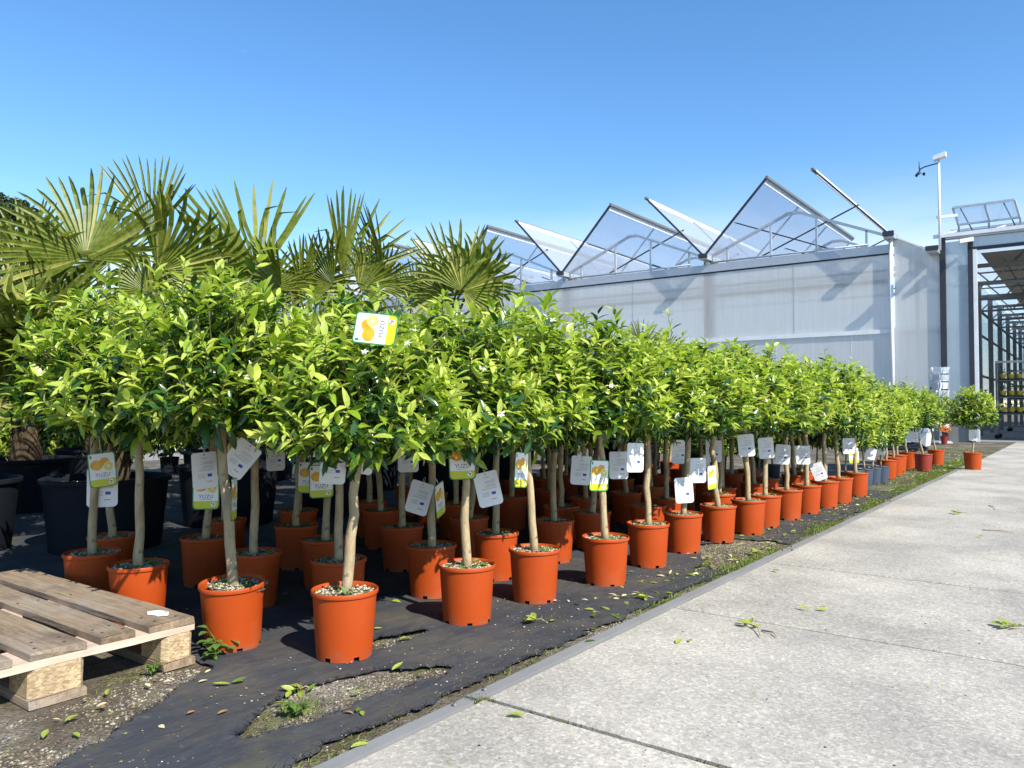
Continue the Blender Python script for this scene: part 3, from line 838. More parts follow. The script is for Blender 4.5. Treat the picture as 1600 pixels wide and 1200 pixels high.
# deeper rows at the far half and dark shrubs behind them
for r_, xx_, ys_ in ((5, -3.60, [2.32, 2.85, 3.4, 3.95, 4.45, 4.9, 5.3, 5.7, 6.1, 6.6, 7.1, 7.6]), (6, -4.0, [4.15, 4.9, 5.5, 6.0, 6.5, 7.0, 7.6])):
    for i, yy_ in enumerate(ys_):
        rr_ = random.Random(r_ * 50 + i)
        plant_tree((xx_ + rr_.uniform(-.05, .05), yy_ + rr_.uniform(-.06, .06), 0.002), 'shaded orange-potted yuzu tree, %s from the near end of the %s row' % (ORD[i + 1], ['fifth', 'sixth'][r_ - 5]), 'potted yuzu standards in rows on the cloth', r_ * 40 + i, False, 1.12)
POT_BLACK = make_pot(0.11, 0.09, 0.21, 'black_plastic', 40, False)
for i in range(15):
    rr_ = random.Random(900 + i)
    plant_tree((-3.3 - i * .42, 9.3 + rr_.uniform(-.15, .15), -0.012), 'low black-potted shrub, %s from the right in the row behind the trees' % ORD[i + 1], 'low shrubs in black pots behind the trees', 500 + i, False, 0.72 + rr_.uniform(-.06, .08), (0, 0, 0), (0, 0), POT_BLACK, None, 0.85, 0.30, name='potted_shrub', cat='shrub', blossoms=False, trunkr=.6)

for i in range(14):
    rr_ = random.Random(950 + i)
    plant_tree((-8.7 + rr_.uniform(-.2, .2), -0.6 + i * .62, -0.012), 'dark black-potted shrub, %s from the left in the line behind the palms' % ORD[i + 1], 'dark shrubs in black pots behind the palms', 700 + i, False, 1.15 + rr_.uniform(-.15, .2), (0, 0, 0), (0, 0), POT_BLACK, None, 1.25, 0.42, name='potted_shrub', cat='shrub', blossoms=False, trunkr=.6)

# ---- smaller trees farther along
g2 = 'small citrus bushes in blue grey pots'
for i, (x, y) in enumerate([(-1.93, 8.02), (-1.90, 8.26), (-1.86, 8.48), (-1.83, 8.70), (-1.80, 8.94), (-2.75, 7.75), (-2.80, 8.1), (-2.78, 8.45), (-2.4, 8.1), (-2.35, 8.55)]):
    where = 'of the line nearest the paving' if i < 5 else ('behind the last row of orange pots' if i < 8 else 'between the two other lines')
    k = [1, 2, 3, 4, 5, 1, 2, 3, 1, 2][i]
    plant_tree((x, y, -0.008), 'bushy blue-potted citrus, %s from the near end %s' % (ORD[k], where), g2, 300 + i, False, 0.93 - 0.02 * (i % 3), None, (0, 0), POT_BLUE, SOIL_BLUE, 0.80, 0.50, blossoms=False, trunkr=0.55)
g3 = 'smaller citrus trees near the greenhouse'
for i, (x, y, pot, lab, ln) in enumerate([
        (-1.84, 9.45, POT, 'small citrus tree in an orange pot, first one after the blue grey pots', -.02),
        (-1.86, 9.95, POT, 'small citrus tree in an orange pot, second one after the blue grey pots', -.03),
        (-1.92, 10.5, POT, 'small citrus tree in an orange pot, third one after the blue grey pots', -.02),
        (-1.93, 11.15, POT, 'small citrus tree in an orange pot, fourth one after the blue grey pots', -.05),
        (-1.70, 10.90, POT_RED, 'small citrus tree in a dark red pot leaning left near the white trough', -.11),
        (-1.72, 12.0, POT, 'small leaning citrus tree in an orange pot just before the white trough', -.09),
        (-1.205, 11.26, POT, 'lone small citrus tree in an orange pot standing on the concrete paving', .0)]):
    plant_tree((x, y, 0.008 if i == 6 else -0.008), lab, g3, 400 + i, False, 1.0 + .02 * (i == 4), RT * ln, (0, 0), pot, None, 0.88, 0.63, blossoms=False, trunkr=0.75)

# =================================================================== PALLET
pallet = empty('wooden_pallet', (-2.865, 0.985, 0), 0, 'weathered wooden pallet with chipboard blocks lying on the bare soil', 'pallet')
L2, TH = 0.6, 0.022
def plank(y0, y1, z0, z1, x0=-0.6, x1=0.6, name='plank', mat='old_plank', seed=0):
    rng = random.Random(seed); mb = MB(); n = 14
    for i in range(n + 1):
        x = x0 + (x1 - x0) * i / n
        e = 0.004
        s = rng.uniform(-.002, .002)
        for (yy, zz) in ((y0 + s, z0), (y1 + s, z0), (y1 + s, z1 - e), (y1 - e + s, z1), (y0 + e + s, z1), (y0 + s, z1 - e)):
            xx = x + (rng.uniform(-.004, .004) if i in (0, n) else 0)
            mb.v.append((xx, yy, zz + 0.0015 * noise.noise((x * 4, seed, zz * 9))))
    for i in range(n):
        for k in range(6):
            a = i * 6 + k; b = i * 6 + (k + 1) % 6; mb.f.append((a, b, b + 6, a + 6)); mb.m.append(0)
    mb.f += [tuple(range(5, -1, -1)), tuple(range(n * 6, n * 6 + 6))]; mb.m += [0, 0]
    return mb.obj(name, M(mat), pallet)
yy = 0.40; zt = 0.144
for i, w in enumerate((0.145, 0.100, 0.145, 0.100, 0.145)):
    p = plank(yy - w, yy, zt - TH, zt, seed=i + 1)
    for x in (0.56, 0.50, 0.0, -0.55):
        for q in (0.25, 0.75):
            mb = MB(); mb.lathe([(0.0001, 0.0012), (0.0042, 0.001), (0.0046, 0)], 7)
            mb.obj('nail', M('nail'), p, loc=(x + RNG.uniform(-.012, .012), yy - w * q + RNG.uniform(-.01, .01), zt + 0.0006))
    if i == 0:
        mb = MB(); c = Vector((0.49, yy - 0.055, zt + 0.0012)); n = 14
        pts = [c + Vector((0.052 * math.cos(2 * PI * k / n) * RNG.uniform(.7, 1.2), 0.026 * math.sin(2 * PI * k / n) * RNG.uniform(.7, 1.25), 0)) for k in range(n)]
        mb.add(pts, [tuple(range(n))]); mb.obj('paint_patch', M('white_paint'), p)
    yy -= w + 0.04125
for x in (0.5275, 0.0, -0.5275):
    mb = MB(); w = 0.145 if x > .1 else 0.145
    n = 16
    for i in range(n + 1):
        y = -0.40 + 0.8 * i / n
        for (xx, zz) in ((-w / 2, zt - 2 * TH), (w / 2, zt - 2 * TH), (w / 2, zt - TH - .001), (-w / 2, zt - TH - .001)):
            mb.v.append((x + xx + .0015 * noise.noise((y * 7, x, 1)), y, zz + (.003 * noise.noise((y * 5, x, 3)) if zz < zt - 1.5 * TH else 0)))
    for i in range(n):
        for k in range(4):
            a = i * 4 + k; b = i * 4 + (k + 1) % 4; mb.f.append((a, b, b + 4, a + 4)); mb.m.append(0)
    mb.f += [(3, 2, 1, 0), (n * 4, n * 4 + 1, n * 4 + 2, n * 4 + 3)]; mb.m += [0, 0]
    mb.obj('stringer_board', M('new_board'), pallet)
    for (ya, yb) in ((0.300, 0.398), (-0.0725, 0.0725), (-0.398, -0.300)):
        mb = MB(); w2 = 0.145
        g = 5
        # chipboard block with chamfered vertical edges
        ch = 0.014; xa, xb = x - w2 / 2 + .002, x + w2 / 2 - .002
        prof = [(xa + ch, ya), (xb - ch, ya), (xb, ya + ch), (xb, yb - ch), (xb - ch, yb), (xa + ch, yb), (xa, yb - ch), (xa, ya + ch)]
        for z in (0.022, zt - 2 * TH + 0.0015):
            for (px, py) in prof: mb.v.append((px + RNG.uniform(-.0015, .0015), py + RNG.uniform(-.0015, .0015), z))
        for k in range(8): mb.f.append((k, (k + 1) % 8, 8 + (k + 1) % 8, 8 + k)); mb.m.append(0)
        mb.f += [tuple(range(7, -1, -1)), tuple(range(8, 16))]; mb.m += [0, 0]
        mb.obj('block', M('chipboard'), pallet)
for (ya, yb) in ((0.300, 0.40), (-0.0725, 0.0725), (-0.40, -0.300)):
    plank(ya - .002, yb + .001, -0.004, 0.0215, -.6, .604, 'bottom_board', 'old_plank', 20)

# =================================================================== PLANT TAGS
def rounded(w, h, r, n=6, rt=None):
    pts = []
    rt = r if rt is None else rt
    for (cx, cz, a0, rr) in ((w / 2 - rt, -rt, 0, rt), (-w / 2 + rt, -rt, 90, rt), (-w / 2 + r, -h + r, 180, r), (w / 2 - r, -h + r, 270, r)):
        for k in range(n + 1):
            a = math.radians(a0 + 90 * k / n); pts.append((cx + rr * math.cos(a), cz + rr * math.sin(a)))
    return pts
TW, THH = 0.104, 0.146
def flat(pts, y, flip=False):
    v = [(x, y, z) for x, z in pts]
    return v, [tuple(range(len(v) - 1, -1, -1)) if flip else tuple(range(len(v)))]
def disc(cx, cz, r, y, n=20, sx=1.0):
    return [(cx + sx * r * math.cos(2 * PI * k / n), y, cz + r * math.sin(2 * PI * k / n)) for k in range(n)], [tuple(range(n))]
out = rounded(TW, THH, 0.016, rt=0.010); nO = len(out)
def curved(v):  # gentle bow across the card
    return [(x, y - 0.55 * x * x, z) for x, y, z in v]
mb = MB()
mb.v = curved([(x, -0.0008, z) for x, z in out] + [(x, 0.0008, z) for x, z in out])
mb.f = [tuple(range(nO)), tuple(range(2 * nO - 1, nO - 1, -1))] + [(k, nO + k, nO + (k + 1) % nO, (k + 1) % nO) for k in range(nO)]
mb.m = [0, 1] + [0] * nO
def tess(mesh): return mesh
CARD = mb.mesh('card', [M('card_green'), M('card_white')])
def build_flat(items, y, name, mats, back=False):
    mb = MB()
    for pts, mi in items:
        yy_ = y
        v = [(x, yy_, z) for x, z in pts]
        mb.add(curved(v), [tuple(range(len(v)))], mi)
    return mb.mesh(name, mats)
b = 0.0042
face_pts = [(x * (1 - 2 * b / TW), z * (1 - 2 * b / THH) - b) for x, z in out]
strips = []
def clip_strip(pts, zlo, zhi):
    """horizontal slice of a convex outline"""
    def cut(p, z, keep_above):
        r = []
        for i in range(len(p)):
            a, c = p[i], p[(i + 1) % len(p)]
            ia = (a[1] >= z) if keep_above else (a[1] <= z); ic = (c[1] >= z) if keep_above else (c[1] <= z)
            if ia: r.append(a)
            if ia != ic:
                u = (z - a[1]) / (c[1] - a[1]); r.append((a[0] + (c[0] - a[0]) * u, z))
        return r
    return cut(cut(pts, zlo, True), zhi, False)
def vslices(pts, n=8):
    """vertical slices so the print follows the bow of the card"""
    sw = [(z, x) for x, z in pts]; lo = min(p[0] for p in pts); hi = max(p[0] for p in pts); o = []
    for i in range(n):
        s = clip_strip(sw, lo + (hi - lo) * i / n, lo + (hi - lo) * (i + 1) / n)
        if len(s) > 2: o.append([(x, z) for z, x in s])
    return o
def pmesh(polys, y, name, mats):
    return build_flat([(q, mi) for (p, mi) in polys for q in vslices(p)], y, name, mats)
mb = MB()
for yv, mi, fl in ((-0.0008, 0, False), (0.0008, 1, True)):
    for q in vslices(out): 
        v = curved([(x, yv, z) for x, z in q]); mb.add(v, [tuple(range(len(v)))], mi)
v = curved([(x, -0.0008, z) for x, z in out] + [(x, 0.0008, z) for x, z in out])
mb.add(v, [(k, nO + k, nO + (k + 1) % nO, (k + 1) % nO) for k in range(nO)], 0)
CARD = mb.mesh('card', [M('card_green'), M('card_white')])
FACE = pmesh([(clip_strip(face_pts, -0.112, 0), 0)], -0.0013, 'print_face', [M('card_white')])
BAND = pmesh([(clip_strip(face_pts, -THH, -0.1122), 0)], -0.0013, 'colour_band', [M('card_lime')])
def circ(cx, cz, r, n=22, sx=1.0): return [(cx + sx * r * math.cos(2 * PI * k / n), cz + r * math.sin(2 * PI * k / n)) for k in range(n)]
mb = MB()
for pts, y, mi in ((circ(.010, -.040, .0175, sx=1.1), -.0016, 0), (circ(-.020, -.052, .0215, sx=1.12), -.0018, 0), (circ(.024, -.060, .0205, sx=.9), -.0020, 1), (circ(.024, -.060, .0170, sx=.9), -.0022, 2), (circ(.024, -.060, .0042), -.0024, 3)):
    for q in vslices(pts, 6): mb.add(curved([(x, y, z) for x, z in q]), [tuple(range(len(q)))], mi)
for k in range(9):
    a = 2 * PI * k / 9; p0 = (.024 + .004 * math.cos(a), -.060 + .004 * math.sin(a)); p1 = (.024 + .0145 * math.cos(a), -.060 + .0162 * math.sin(a)); wx, wz = -math.sin(a) * .0006, math.cos(a) * .0006
    q = [(p0[0] - wx, p0[1] - wz), (p0[0] + wx, p0[1] + wz), (p1[0] + wx, p1[1] + wz), (p1[0] - wx, p1[1] - wz)]
    mb.add(curved([(x, -.0024, z) for x, z in q]), [(0, 1, 2, 3)], 3)
FRUIT = mb.mesh('fruit_print', [M('print_yuzu'), M('print_rind'), M('print_flesh'), M('print_pith')])
def text_mesh(body, size, cx, cz, y, mat):
    cu = bpy.data.curves.new('txt', 'FONT'); cu.body = body; cu.size = size; cu.align_x = 'CENTER'; cu.align_y = 'CENTER'; cu.resolution_u = 3
    o = bpy.data.objects.new('txt', cu); COL.objects.link(o)
    dg = bpy.context.evaluated_depsgraph_get()
    me = bpy.data.meshes.new_from_object(o.evaluated_get(dg)); bpy.data.objects.remove(o); bpy.data.curves.remove(cu)
    for vtx in me.vertices:
        x, z = vtx.co.x + cx, vtx.co.y + cz; vtx.co = (x, y - .55 * x * x, z)
    me.materials.clear(); me.materials.append(mat); me.update(); me.name = 'lettering'
    return me
TXT = text_mesh('YUZU', 0.0215, 0, -.094, -.0018, M('print_ink'))
mb = MB()
for i, (x0_, x1_, z) in enumerate(((-.022, .022, -.1065),)):
    for q in vslices([(x0_, z), (x1_, z), (x1_, z + .002), (x0_, z + .002)], 5): mb.add(curved([(x, -.0018, zz) for x, zz in q]), [tuple(range(len(q)))], 0)
SMALLP = mb.mesh('small_print', [M('print_grey')])
mb = MB(); q = [(-.044, -.022), (-.036, -.022), (-.036, -.010), (-.044, -.010)]; mb.add(curved([(x, -.0018, z) for x, z in q]), [(0, 1, 2, 3)])
MARK = mb.mesh('corner_mark', [M('card_green')])
mb = MB()
mb.add(curved([(x, -.0018, z) for x, z in circ(.028, -.1255, .0095)]), [tuple(range(22))], 0)
for q in ([(.022, -.1215), (.034, -.1215), (.034, -.1245), (.022, -.1245)], [(.029, -.1245), (.034, -.1245), (.029, -.132), (.0255, -.132)]):
    mb.add(curved([(x, -.0022, z) for x, z in q]), [(3, 2, 1, 0) if False else (0, 1, 2, 3)], 1)
q = [(.0205, -.119), (.0235, -.1185), (.0245, -.1212), (.022, -.1215)]; mb.add(curved([(x, -.0024, z) for x, z in q]), [(0, 1, 2, 3)], 2)
LOGO = mb.mesh('emblem', [M('card_white'), M('print_red'), M('print_ink')])
# plain pale square where a code is printed
mb = MB()
# back side: lines of small print and a little blue flag
mb = MB(); rb = random.Random(4)
for i, z in enumerate([-.022, -.026, -.040, -.044, -.048, -.056, -.060, -.064, -.070, -.074]):
    x0_ = -.036 if i not in (0, 1) else -.012; x1_ = x0_ + (rb.uniform(.04, .068) if i > 1 else .024)
    for q in vslices([(x0_, z), (x1_, z), (x1_, z + .0014), (x0_, z + .0014)], 5): mb.add(curved([(x, .0013, zz) for x, zz in q]), [tuple(range(len(q) - 1, -1, -1))], 0)
for i, z in enumerate([-.088, -.092, -.098, -.102]):
    for q in vslices([(-.002, z), (.03, z), (.03, z + .0014), (-.002, z + .0014)], 4): mb.add(curved([(x, .0013, zz) for x, zz in q]), [tuple(range(len(q)))], 0)
BACKT = mb.mesh('back_print', [M('print_grey')])
mb = MB(); q = [(.006, -.085), (.024, -.085), (.024, -.073), (.006, -.073)]; q = [(-.028, -.100), (-.010, -.100), (-.010, -.088), (-.028, -.088)]
mb.add(curved([(x, .0015, z) for x, z in q]), [(0, 1, 2, 3)])
q = [(-.028, -.120), (-.006, -.120), (-.006, -.1175), (-.028, -.1175)]; mb.add(curved([(x, .0015, z) for x, z in q]), [(0, 1, 2, 3)], 1)
FLAG = mb.mesh('flag_print', [M('print_blue'), M('print_red')])
mb = MB(); mb.tube([(0, 0, -.004), (.004, .006, .012), (-.003, .012, .026), (-.006, .004, .012), (0, 0, -.003)], .0011, 5); TIE = mb.mesh('tie', M('tie_wire'), True)
HOLE = MB().add(curved([(x, .0015, z) for x, z in circ(0, -.010, .003, 10)]), [tuple(range(10))]).mesh('punch_hole', M('print_ink'))

def put_tag(px, py, depth, side, label, roll=0, yaw=0, pitch=0, scale=0.95):
    """px, py: where the middle of the card is seen; depth: metres along the view"""
    c = at(px, py, depth)
    v = c - CP; face_rz = math.atan2(v.y, v.x) - PI / 2          # -Y of the card towards the viewer
    rz = face_rz + math.radians(yaw) + (PI if side == 'B' else 0)
    Rm = Matrix.Rotation(rz, 4, 'Z') @ Matrix.Rotation(math.radians(pitch), 4, 'X') @ Matrix.Rotation(math.radians(-roll if side == 'B' else roll), 4, 'Y')
    top = c - (Rm @ Vector((0, 0, -THH / 2 * scale)))
    e = empty('plant_tag', top, 0, label, 'plant tag', 'printed tags hanging on the citrus trees')
    e.rotation_euler = Rm.to_euler()
    e.scale = (scale,) * 3
    link('card', CARD, e)
    link('print_face', FACE, e); link('colour_band', BAND, e); link('fruit_print', FRUIT, e); link('lettering', TXT, e)
    if depth < 4.2:
        link('small_print', SMALLP, e); link('corner_mark', MARK, e); link('emblem', LOGO, e); link('tie', TIE, e); link('punch_hole', HOLE, e)
    link('back_print', BACKT, e); link('flag_print', FLAG, e)
    return e
def T(r, i): return 'tree %s of the %s row' % (ORD[i + 1], ['', 'front', 'second', 'third', 'back'][r])
put_tag(587, 514, 2.16, 'F', 'yuzu picture tag lying sideways high in the leaves of the nearest tree', roll=-83, yaw=-20, pitch=-8, scale=.86)
put_tag(722, 720, 2.87, 'F', 'sunlit yuzu picture tag with green rim behind the slim trunk of the second front tree', roll=-3, yaw=-8)
put_tag(763, 764, 3.14, 'B', 'white tag back with small print, tilted, hanging between the second and third front trunks', roll=-13, yaw=8)
put_tag(160, 734, 3.12, 'F', 'yuzu picture tag behind the trunk of the leftmost tree, in front of a white card', roll=-6, yaw=5)
put_tag(160, 762, 3.17, 'B', 'partly sunlit white tag back showing below the leftmost yuzu picture tag', yaw=-4, scale=1.08)
put_tag(320, 735, 2.98, 'B', 'white tag back with a notch, left of the leaning trunk beside the pallet', roll=-4, yaw=25)
put_tag(322, 768, 3.03, 'F', 'yuzu tag mostly hidden behind a white tag back near the leaning trunk', yaw=-10)
put_tag(365, 780, 2.56, 'F', 'tag seen edge on, just right of the leaning trunk beside the pallet', roll=3, yaw=80)
put_tag(375, 717, 2.95, 'B', 'white tag slanting strongly up to the right behind the leaning trunk', roll=38, yaw=-10)
put_tag(502, 752, 3.26, 'F', 'shaded yuzu picture tag with full lettering left of the nearest trunk', roll=-1, yaw=6)
put_tag(483, 746, 3.42, 'F', 'yuzu picture tag half hidden behind another picture tag left of the nearest trunk', roll=2, yaw=-10)
put_tag(521, 728, 2.98, 'B', 'dappled white tag back immediately left of the nearest trunk', roll=5, yaw=10)
put_tag(568, 712, 3.0, 'B', 'dappled white tag among leaves just right of the nearest trunk', roll=12, yaw=25)
put_tag(431, 713, 3.75, 'B', 'small white tag back in the shade between the two nearest trunks', yaw=30)
put_tag(655, 778, 3.30, 'B', 'bright dappled white tag tilted left, behind the thin second-row trunk', roll=16, yaw=-15)
put_tag(687, 781, 3.18, 'F', 'narrow yuzu tag turned nearly edge on right of the second-row trunk', roll=-12, yaw=68)
put_tag(638, 715, 3.72, 'B', 'grey shaded tag back behind a trunk left of the sunlit green-rimmed tag', yaw=8)
put_tag(814, 734, 3.06, 'F', 'yuzu picture tag turned half away left of the third front trunk', roll=6, yaw=58)
put_tag(936, 743, 3.50, 'F', 'overexposed yuzu picture tag behind the trunk of the fourth front tree', roll=3, yaw=32)
put_tag(908, 735, 3.75, 'B', 'blue grey shaded tag back just left of the overexposed picture tag', roll=4, yaw=10)
put_tag(967, 727, 3.95, 'B', 'shaded tag back with blue flag right of the fourth front trunk', roll=0, yaw=15)
put_tag(993, 715, 3.72, 'B', 'brilliant white sunlit tag back left of the fifth front trunk', roll=2, yaw=38)
put_tag(1069, 766, 4.24, 'B', 'low hanging white tag back behind the trunk of the sixth front tree', roll=-4, yaw=12)
put_tag(1090, 735, 4.40, 'B', 'shaded tag back partly hidden behind the sixth front tree trunk', yaw=20)
put_tag(1112, 746, 4.48, 'F', 'narrow bright yuzu tag turned edge on left of the seventh front trunk', roll=-2, yaw=60)
put_tag(1062, 706, 4.55, 'B', 'white tag back among low leaves near the sixth front tree', yaw=25)
put_tag(1115, 705, 5.0, 'B', 'distant white tag back between the sixth and seventh front trees', yaw=0)
put_tag(1166, 696, 4.86, 'B', 'white tag back high on the trunk of the eighth front tree', roll=-5, yaw=5)
put_tag(1197, 700, 5.15, 'B', 'grey white tag back on the ninth front trunk', roll=-4, yaw=12)
put_tag(1223, 710, 5.48, 'B', 'white tag back below leaves on the tenth front trunk', roll=4, yaw=0)
put_tag(1255, 711, 5.80, 'B', 'white tag back with blue flag on the eleventh front trunk', roll=0, yaw=5)
put_tag(1279, 737, 6.12, 'B', 'low grey tag back tilted sideways at the twelfth front trunk', roll=-22, yaw=0)
put_tag(1326, 697, 6.88, 'B', 'white tag back on the last front row trunk', roll=0, yaw=10)
put_tag(1334, 712, 6.92, 'F', 'bright picture tag below a white one on the last front row trunk', roll=-4, yaw=30)
put_tag(1361, 707, 7.70, 'B', 'white tag slanting over the blue grey pots', roll=14, yaw=20)
put_tag(1376, 700, 8.1, 'B', 'grey tag back above the farther blue grey pots', roll=6, yaw=10)
put_tag(1428, 682, 9.75, 'B', 'white tag on the tree in the dark red pot', roll=5, yaw=10)
put_tag(1521, 680, 9.72, 'B', 'white tag on the lone tree standing on the paving', yaw=0)

# =================================================================== PALMS
def frond_mesh(seed, n=40, R=1.0, spread=250, droop=0.25, cup=0.25, fold=0.0):
    """fan leaf: hub at origin, axis +Z, upper face towards -Y; unit radius"""
    rng = random.Random(seed); mb = MB()
    da = math.radians(spread) / n
    for i in range(n):
        a = -math.radians(spread) / 2 + da * (i + .5)
        L = R * (0.80 + 0.20 * math.cos(a * .9)) * rng.uniform(.93, 1.04)
        fuse = 0.36 * R * rng.uniform(.85, 1.15)
        dr = droop * rng.uniform(.5, 1.5) + (0.5 * droop if rng.random() < .15 else 0)
        kinkf = rng.random() < 0.16
        secs = [0.03, .18, fuse / R, .56, .74, .90, 1.0]
        aa = a + rng.gauss(0, .02)
        vs = []
        for u in secs:
            r = L * u if u > .5 else R * u
            ang = a if u * R <= fuse else a + (aa - a) * 1.5
            hw = math.tan(da / 2) * min(r, fuse * 1.15) * 1.02
            if u > .5: hw *= (1.0 if u < .6 else .9 if u < .8 else .62 if u < .95 else .14)
            d = Vector((math.sin(ang), 0, math.cos(ang))); w = Vector((math.cos(ang), 0, -math.sin(ang)))
            bend = max(0, u - .5) ** 2
            off = Vector((0, -cup * r * r * (1 - .55 * math.cos(a)) * .6, 0)) + Vector((0, -dr * bend * 1.1, -dr * bend * 1.6 * R))
            off += Vector((0, fold * abs(math.sin(a)) * r * -1.0, 0))
            if kinkf and u > .7: off += Vector((0, -.05, -.9 * (u - .7) * R))
            p = d * r + off
            rib = Vector((0, .75 * hw, 0))
            vs += [p - w * hw, p + rib, p + w * hw]
        fs = []
        for q in range(len(secs) - 1):
            b0 = q * 3; fs += [(b0, b0 + 1, b0 + 4, b0 + 3), (b0 + 1, b0 + 2, b0 + 5, b0 + 4)]
        mb.add(vs, fs, 1 if rng.random() < .14 else 0)
    return mb.mesh('frond', [M('palm_leaf'), M('palm_leaf_pale')], False)
FR = {'open': [frond_mesh(1, 34, 1, 250, .30, .24), frond_mesh(2, 33, 1, 230, .24, .32)],
      'narrow': [frond_mesh(3, 20, 1, 130, .05, .15, .25), frond_mesh(4, 19, 1, 105, .04, .1, .45)],
      'side': [frond_mesh(5, 23, 1, 165, .32, .2, .4), frond_mesh(8, 22, 1, 150, .40, .25, .3)],
      'droop': [frond_mesh(6, 29, 1, 230, .75, .45), frond_mesh(7, 28, 1, 220, .95, .5)]}
PALM_POT = make_pot(0.34, 0.285, 0.40, 'black_plastic', 48, False)
PALM_SOIL = make_soil(0.30, 0.355, random.Random(9), 60)
def palm(base, apex_z, label, fronds, seed, old=9, pot=True, trunk_r=0.085, skirt=7, extra=0):
    rng = random.Random(seed)
    e = empty('potted_fan_palm', base, 0, label, 'palm', 'fan palms behind the citrus rows')
    bx = Vector(base)
    if pot:
        link('pot', PALM_POT, e); link('soil', PALM_SOIL, e)
    # shaggy trunk
    mb = MB(); n = 14; H_ = apex_z - bx.z; z0 = .3 if pot else 0
    pts = [Vector((.01 * math.sin(i * 1.3), .01 * math.cos(i), z0 + (H_ - z0) * i / 9)) for i in range(10)]
    mb.tube(pts, [trunk_r * (1.25 - .25 * min(1, i / 3)) * rng.uniform(.9, 1.12) for i in range(10)], n)
    tr = mb.obj('trunk', M('palm_bark'), e, True)
    mb = MB()
    for k in range(260):                                           # fibre and old leaf bases
        a = rng.uniform(0, 2 * PI); z = rng.uniform(z0, H_); r = trunk_r * rng.uniform(.95, 1.15)
        p = Vector((r * math.cos(a), r * math.sin(a), z)); d = Vector((math.cos(a) * .5, math.sin(a) * .5, rng.uniform(.4, 1.2))).normalized()
        w = Vector((-math.sin(a), math.cos(a), 0)) * rng.uniform(.004, .014); L = rng.uniform(.04, .11)
        mb.add([p - w, p + w, p + d * L + w * .4, p + d * L - w * .4], [(0, 1, 2, 3)])
    tag(mb.obj('fibre', M('fibre'), tr), kind='stuff')
    apex = Vector((0, 0, H_))
    def add(hub, axis, up_n, size, kind):
        hub = hub - bx
        fr = empty.__globals__['link']('frond', FR[kind][rng.randrange(2)], e)
        z = axis.normalized(); y = (-up_n).normalized(); x = y.cross(z)
        if x.length < 1e-3: x = Vector((1, 0, 0))
        x.normalize(); y = z.cross(x)
        mt = Matrix((x, y, z)).transposed().to_4x4() @ Matrix.Scale(size, 4); mt.translation = hub
        fr.matrix_local = mt
        mb = MB(); mid = (apex + hub) / 2 + Vector((0, 0, .06))
        s0 = apex + (hub - apex) * .05 - Vector((0, 0, .08))
        mb.tube([s0, s0.lerp(mid, .6), mid.lerp(hub, .4) + Vector((0, 0, .01)), hub + z * .03], [.016, .012, .009, .006], 6)
        ob = mb.obj('petiole', M('petiole'), e, True)
    for f in fronds:
        hx, hy, depth, ang, size_px, kind = f[:6]
        back = f[6] if len(f) > 6 else 0.0       # + leans away from viewer
        turn = f[7] if len(f) > 7 else 0.0       # fan rotated about its axis, degrees
        hub = at(hx, hy, depth); a = math.radians(ang)
        axis = (RT * math.sin(a) + UP * math.cos(a) + FW * back).normalized()
        nrm = (-FW + axis * back)
        nrm = Matrix.Rotation(math.radians(turn), 3, axis) @ nrm
        add(hub, axis, nrm, 1.0 * size_px / FOC * depth, kind)
    for k in range(old):                                            # older, lower leaves all round
        a = 2 * PI * k / old + rng.uniform(-.3, .3); el = rng.uniform(-.9, .25)
        d = Vector((math.cos(a) * math.cos(el), math.sin(a) * math.cos(el), math.sin(el)))
        hub = bx + apex + d * rng.uniform(.28, .46) - Vector((0, 0, .10))
        ax = (d + Vector((0, 0, -.35))).normalized()
        add(hub, ax, Vector((0, 0, 1)) + d * .4, rng.uniform(.36, .5), rng.choice(('droop', 'open', 'droop')))
    for k in range(skirt):                                          # hanging old leaves under the head
        a = 2 * PI * k / skirt + rng.uniform(-.3, .3)
        d = Vector((math.cos(a), math.sin(a), rng.uniform(-.5, .1)))
        hub = bx + apex + d * rng.uniform(.22, .36) - Vector((0, 0, rng.uniform(.15, .40)))
        add(hub, Vector((d.x * .6, d.y * .6, -1)), d + Vector((0, 0, .3)), rng.uniform(.34, .46), 'droop')
    for k in range(extra):                                          # further upright leaves filling the head
        a = rng.uniform(0, 2 * PI); d = Vector((math.cos(a), math.sin(a), rng.uniform(.1, .8))).normalized()
        add(bx + apex + d * rng.uniform(.25, .42), d, Vector((-d.x, -d.y, 1)) * .6 + Vector((rng.gauss(0, .4), rng.gauss(0, .4), .3)), rng.uniform(.36, .5), rng.choice(('open', 'side', 'droop')))
    return e
palm((-4.50, 2.20, 0), 1.36, 'large fan palm in a big dark pot, at left behind the leftmost trees', [
    (133, 402, 4.35, -14, 158, 'open', .25, 5), (236, 364, 4.55, 10, 122, 'narrow', .05, -10), (246, 424, 4.5, 62, 150, 'side', .2, 20),
    (228, 456, 4.1, -18, 88, 'droop', -.1, 10), (300, 442, 4.8, 80, 140, 'side', .3, 15), (170, 410, 4.8, -30, 120, 'open', .6, 0)], 1, 11)
palm((-5.05, 1.62, 0), 1.32, 'fan palm at the left edge of the picture with drooping outer leaves', [
    (52, 446, 4.5, -58, 150, 'droop', .1, 0), (15, 470, 4.4, -30, 130, 'droop', .2, 0), (70, 470, 4.7, 35, 120, 'droop', .2, 0), (30, 400, 5.0, -30, 120, 'open', .5, 0)], 2, 13)
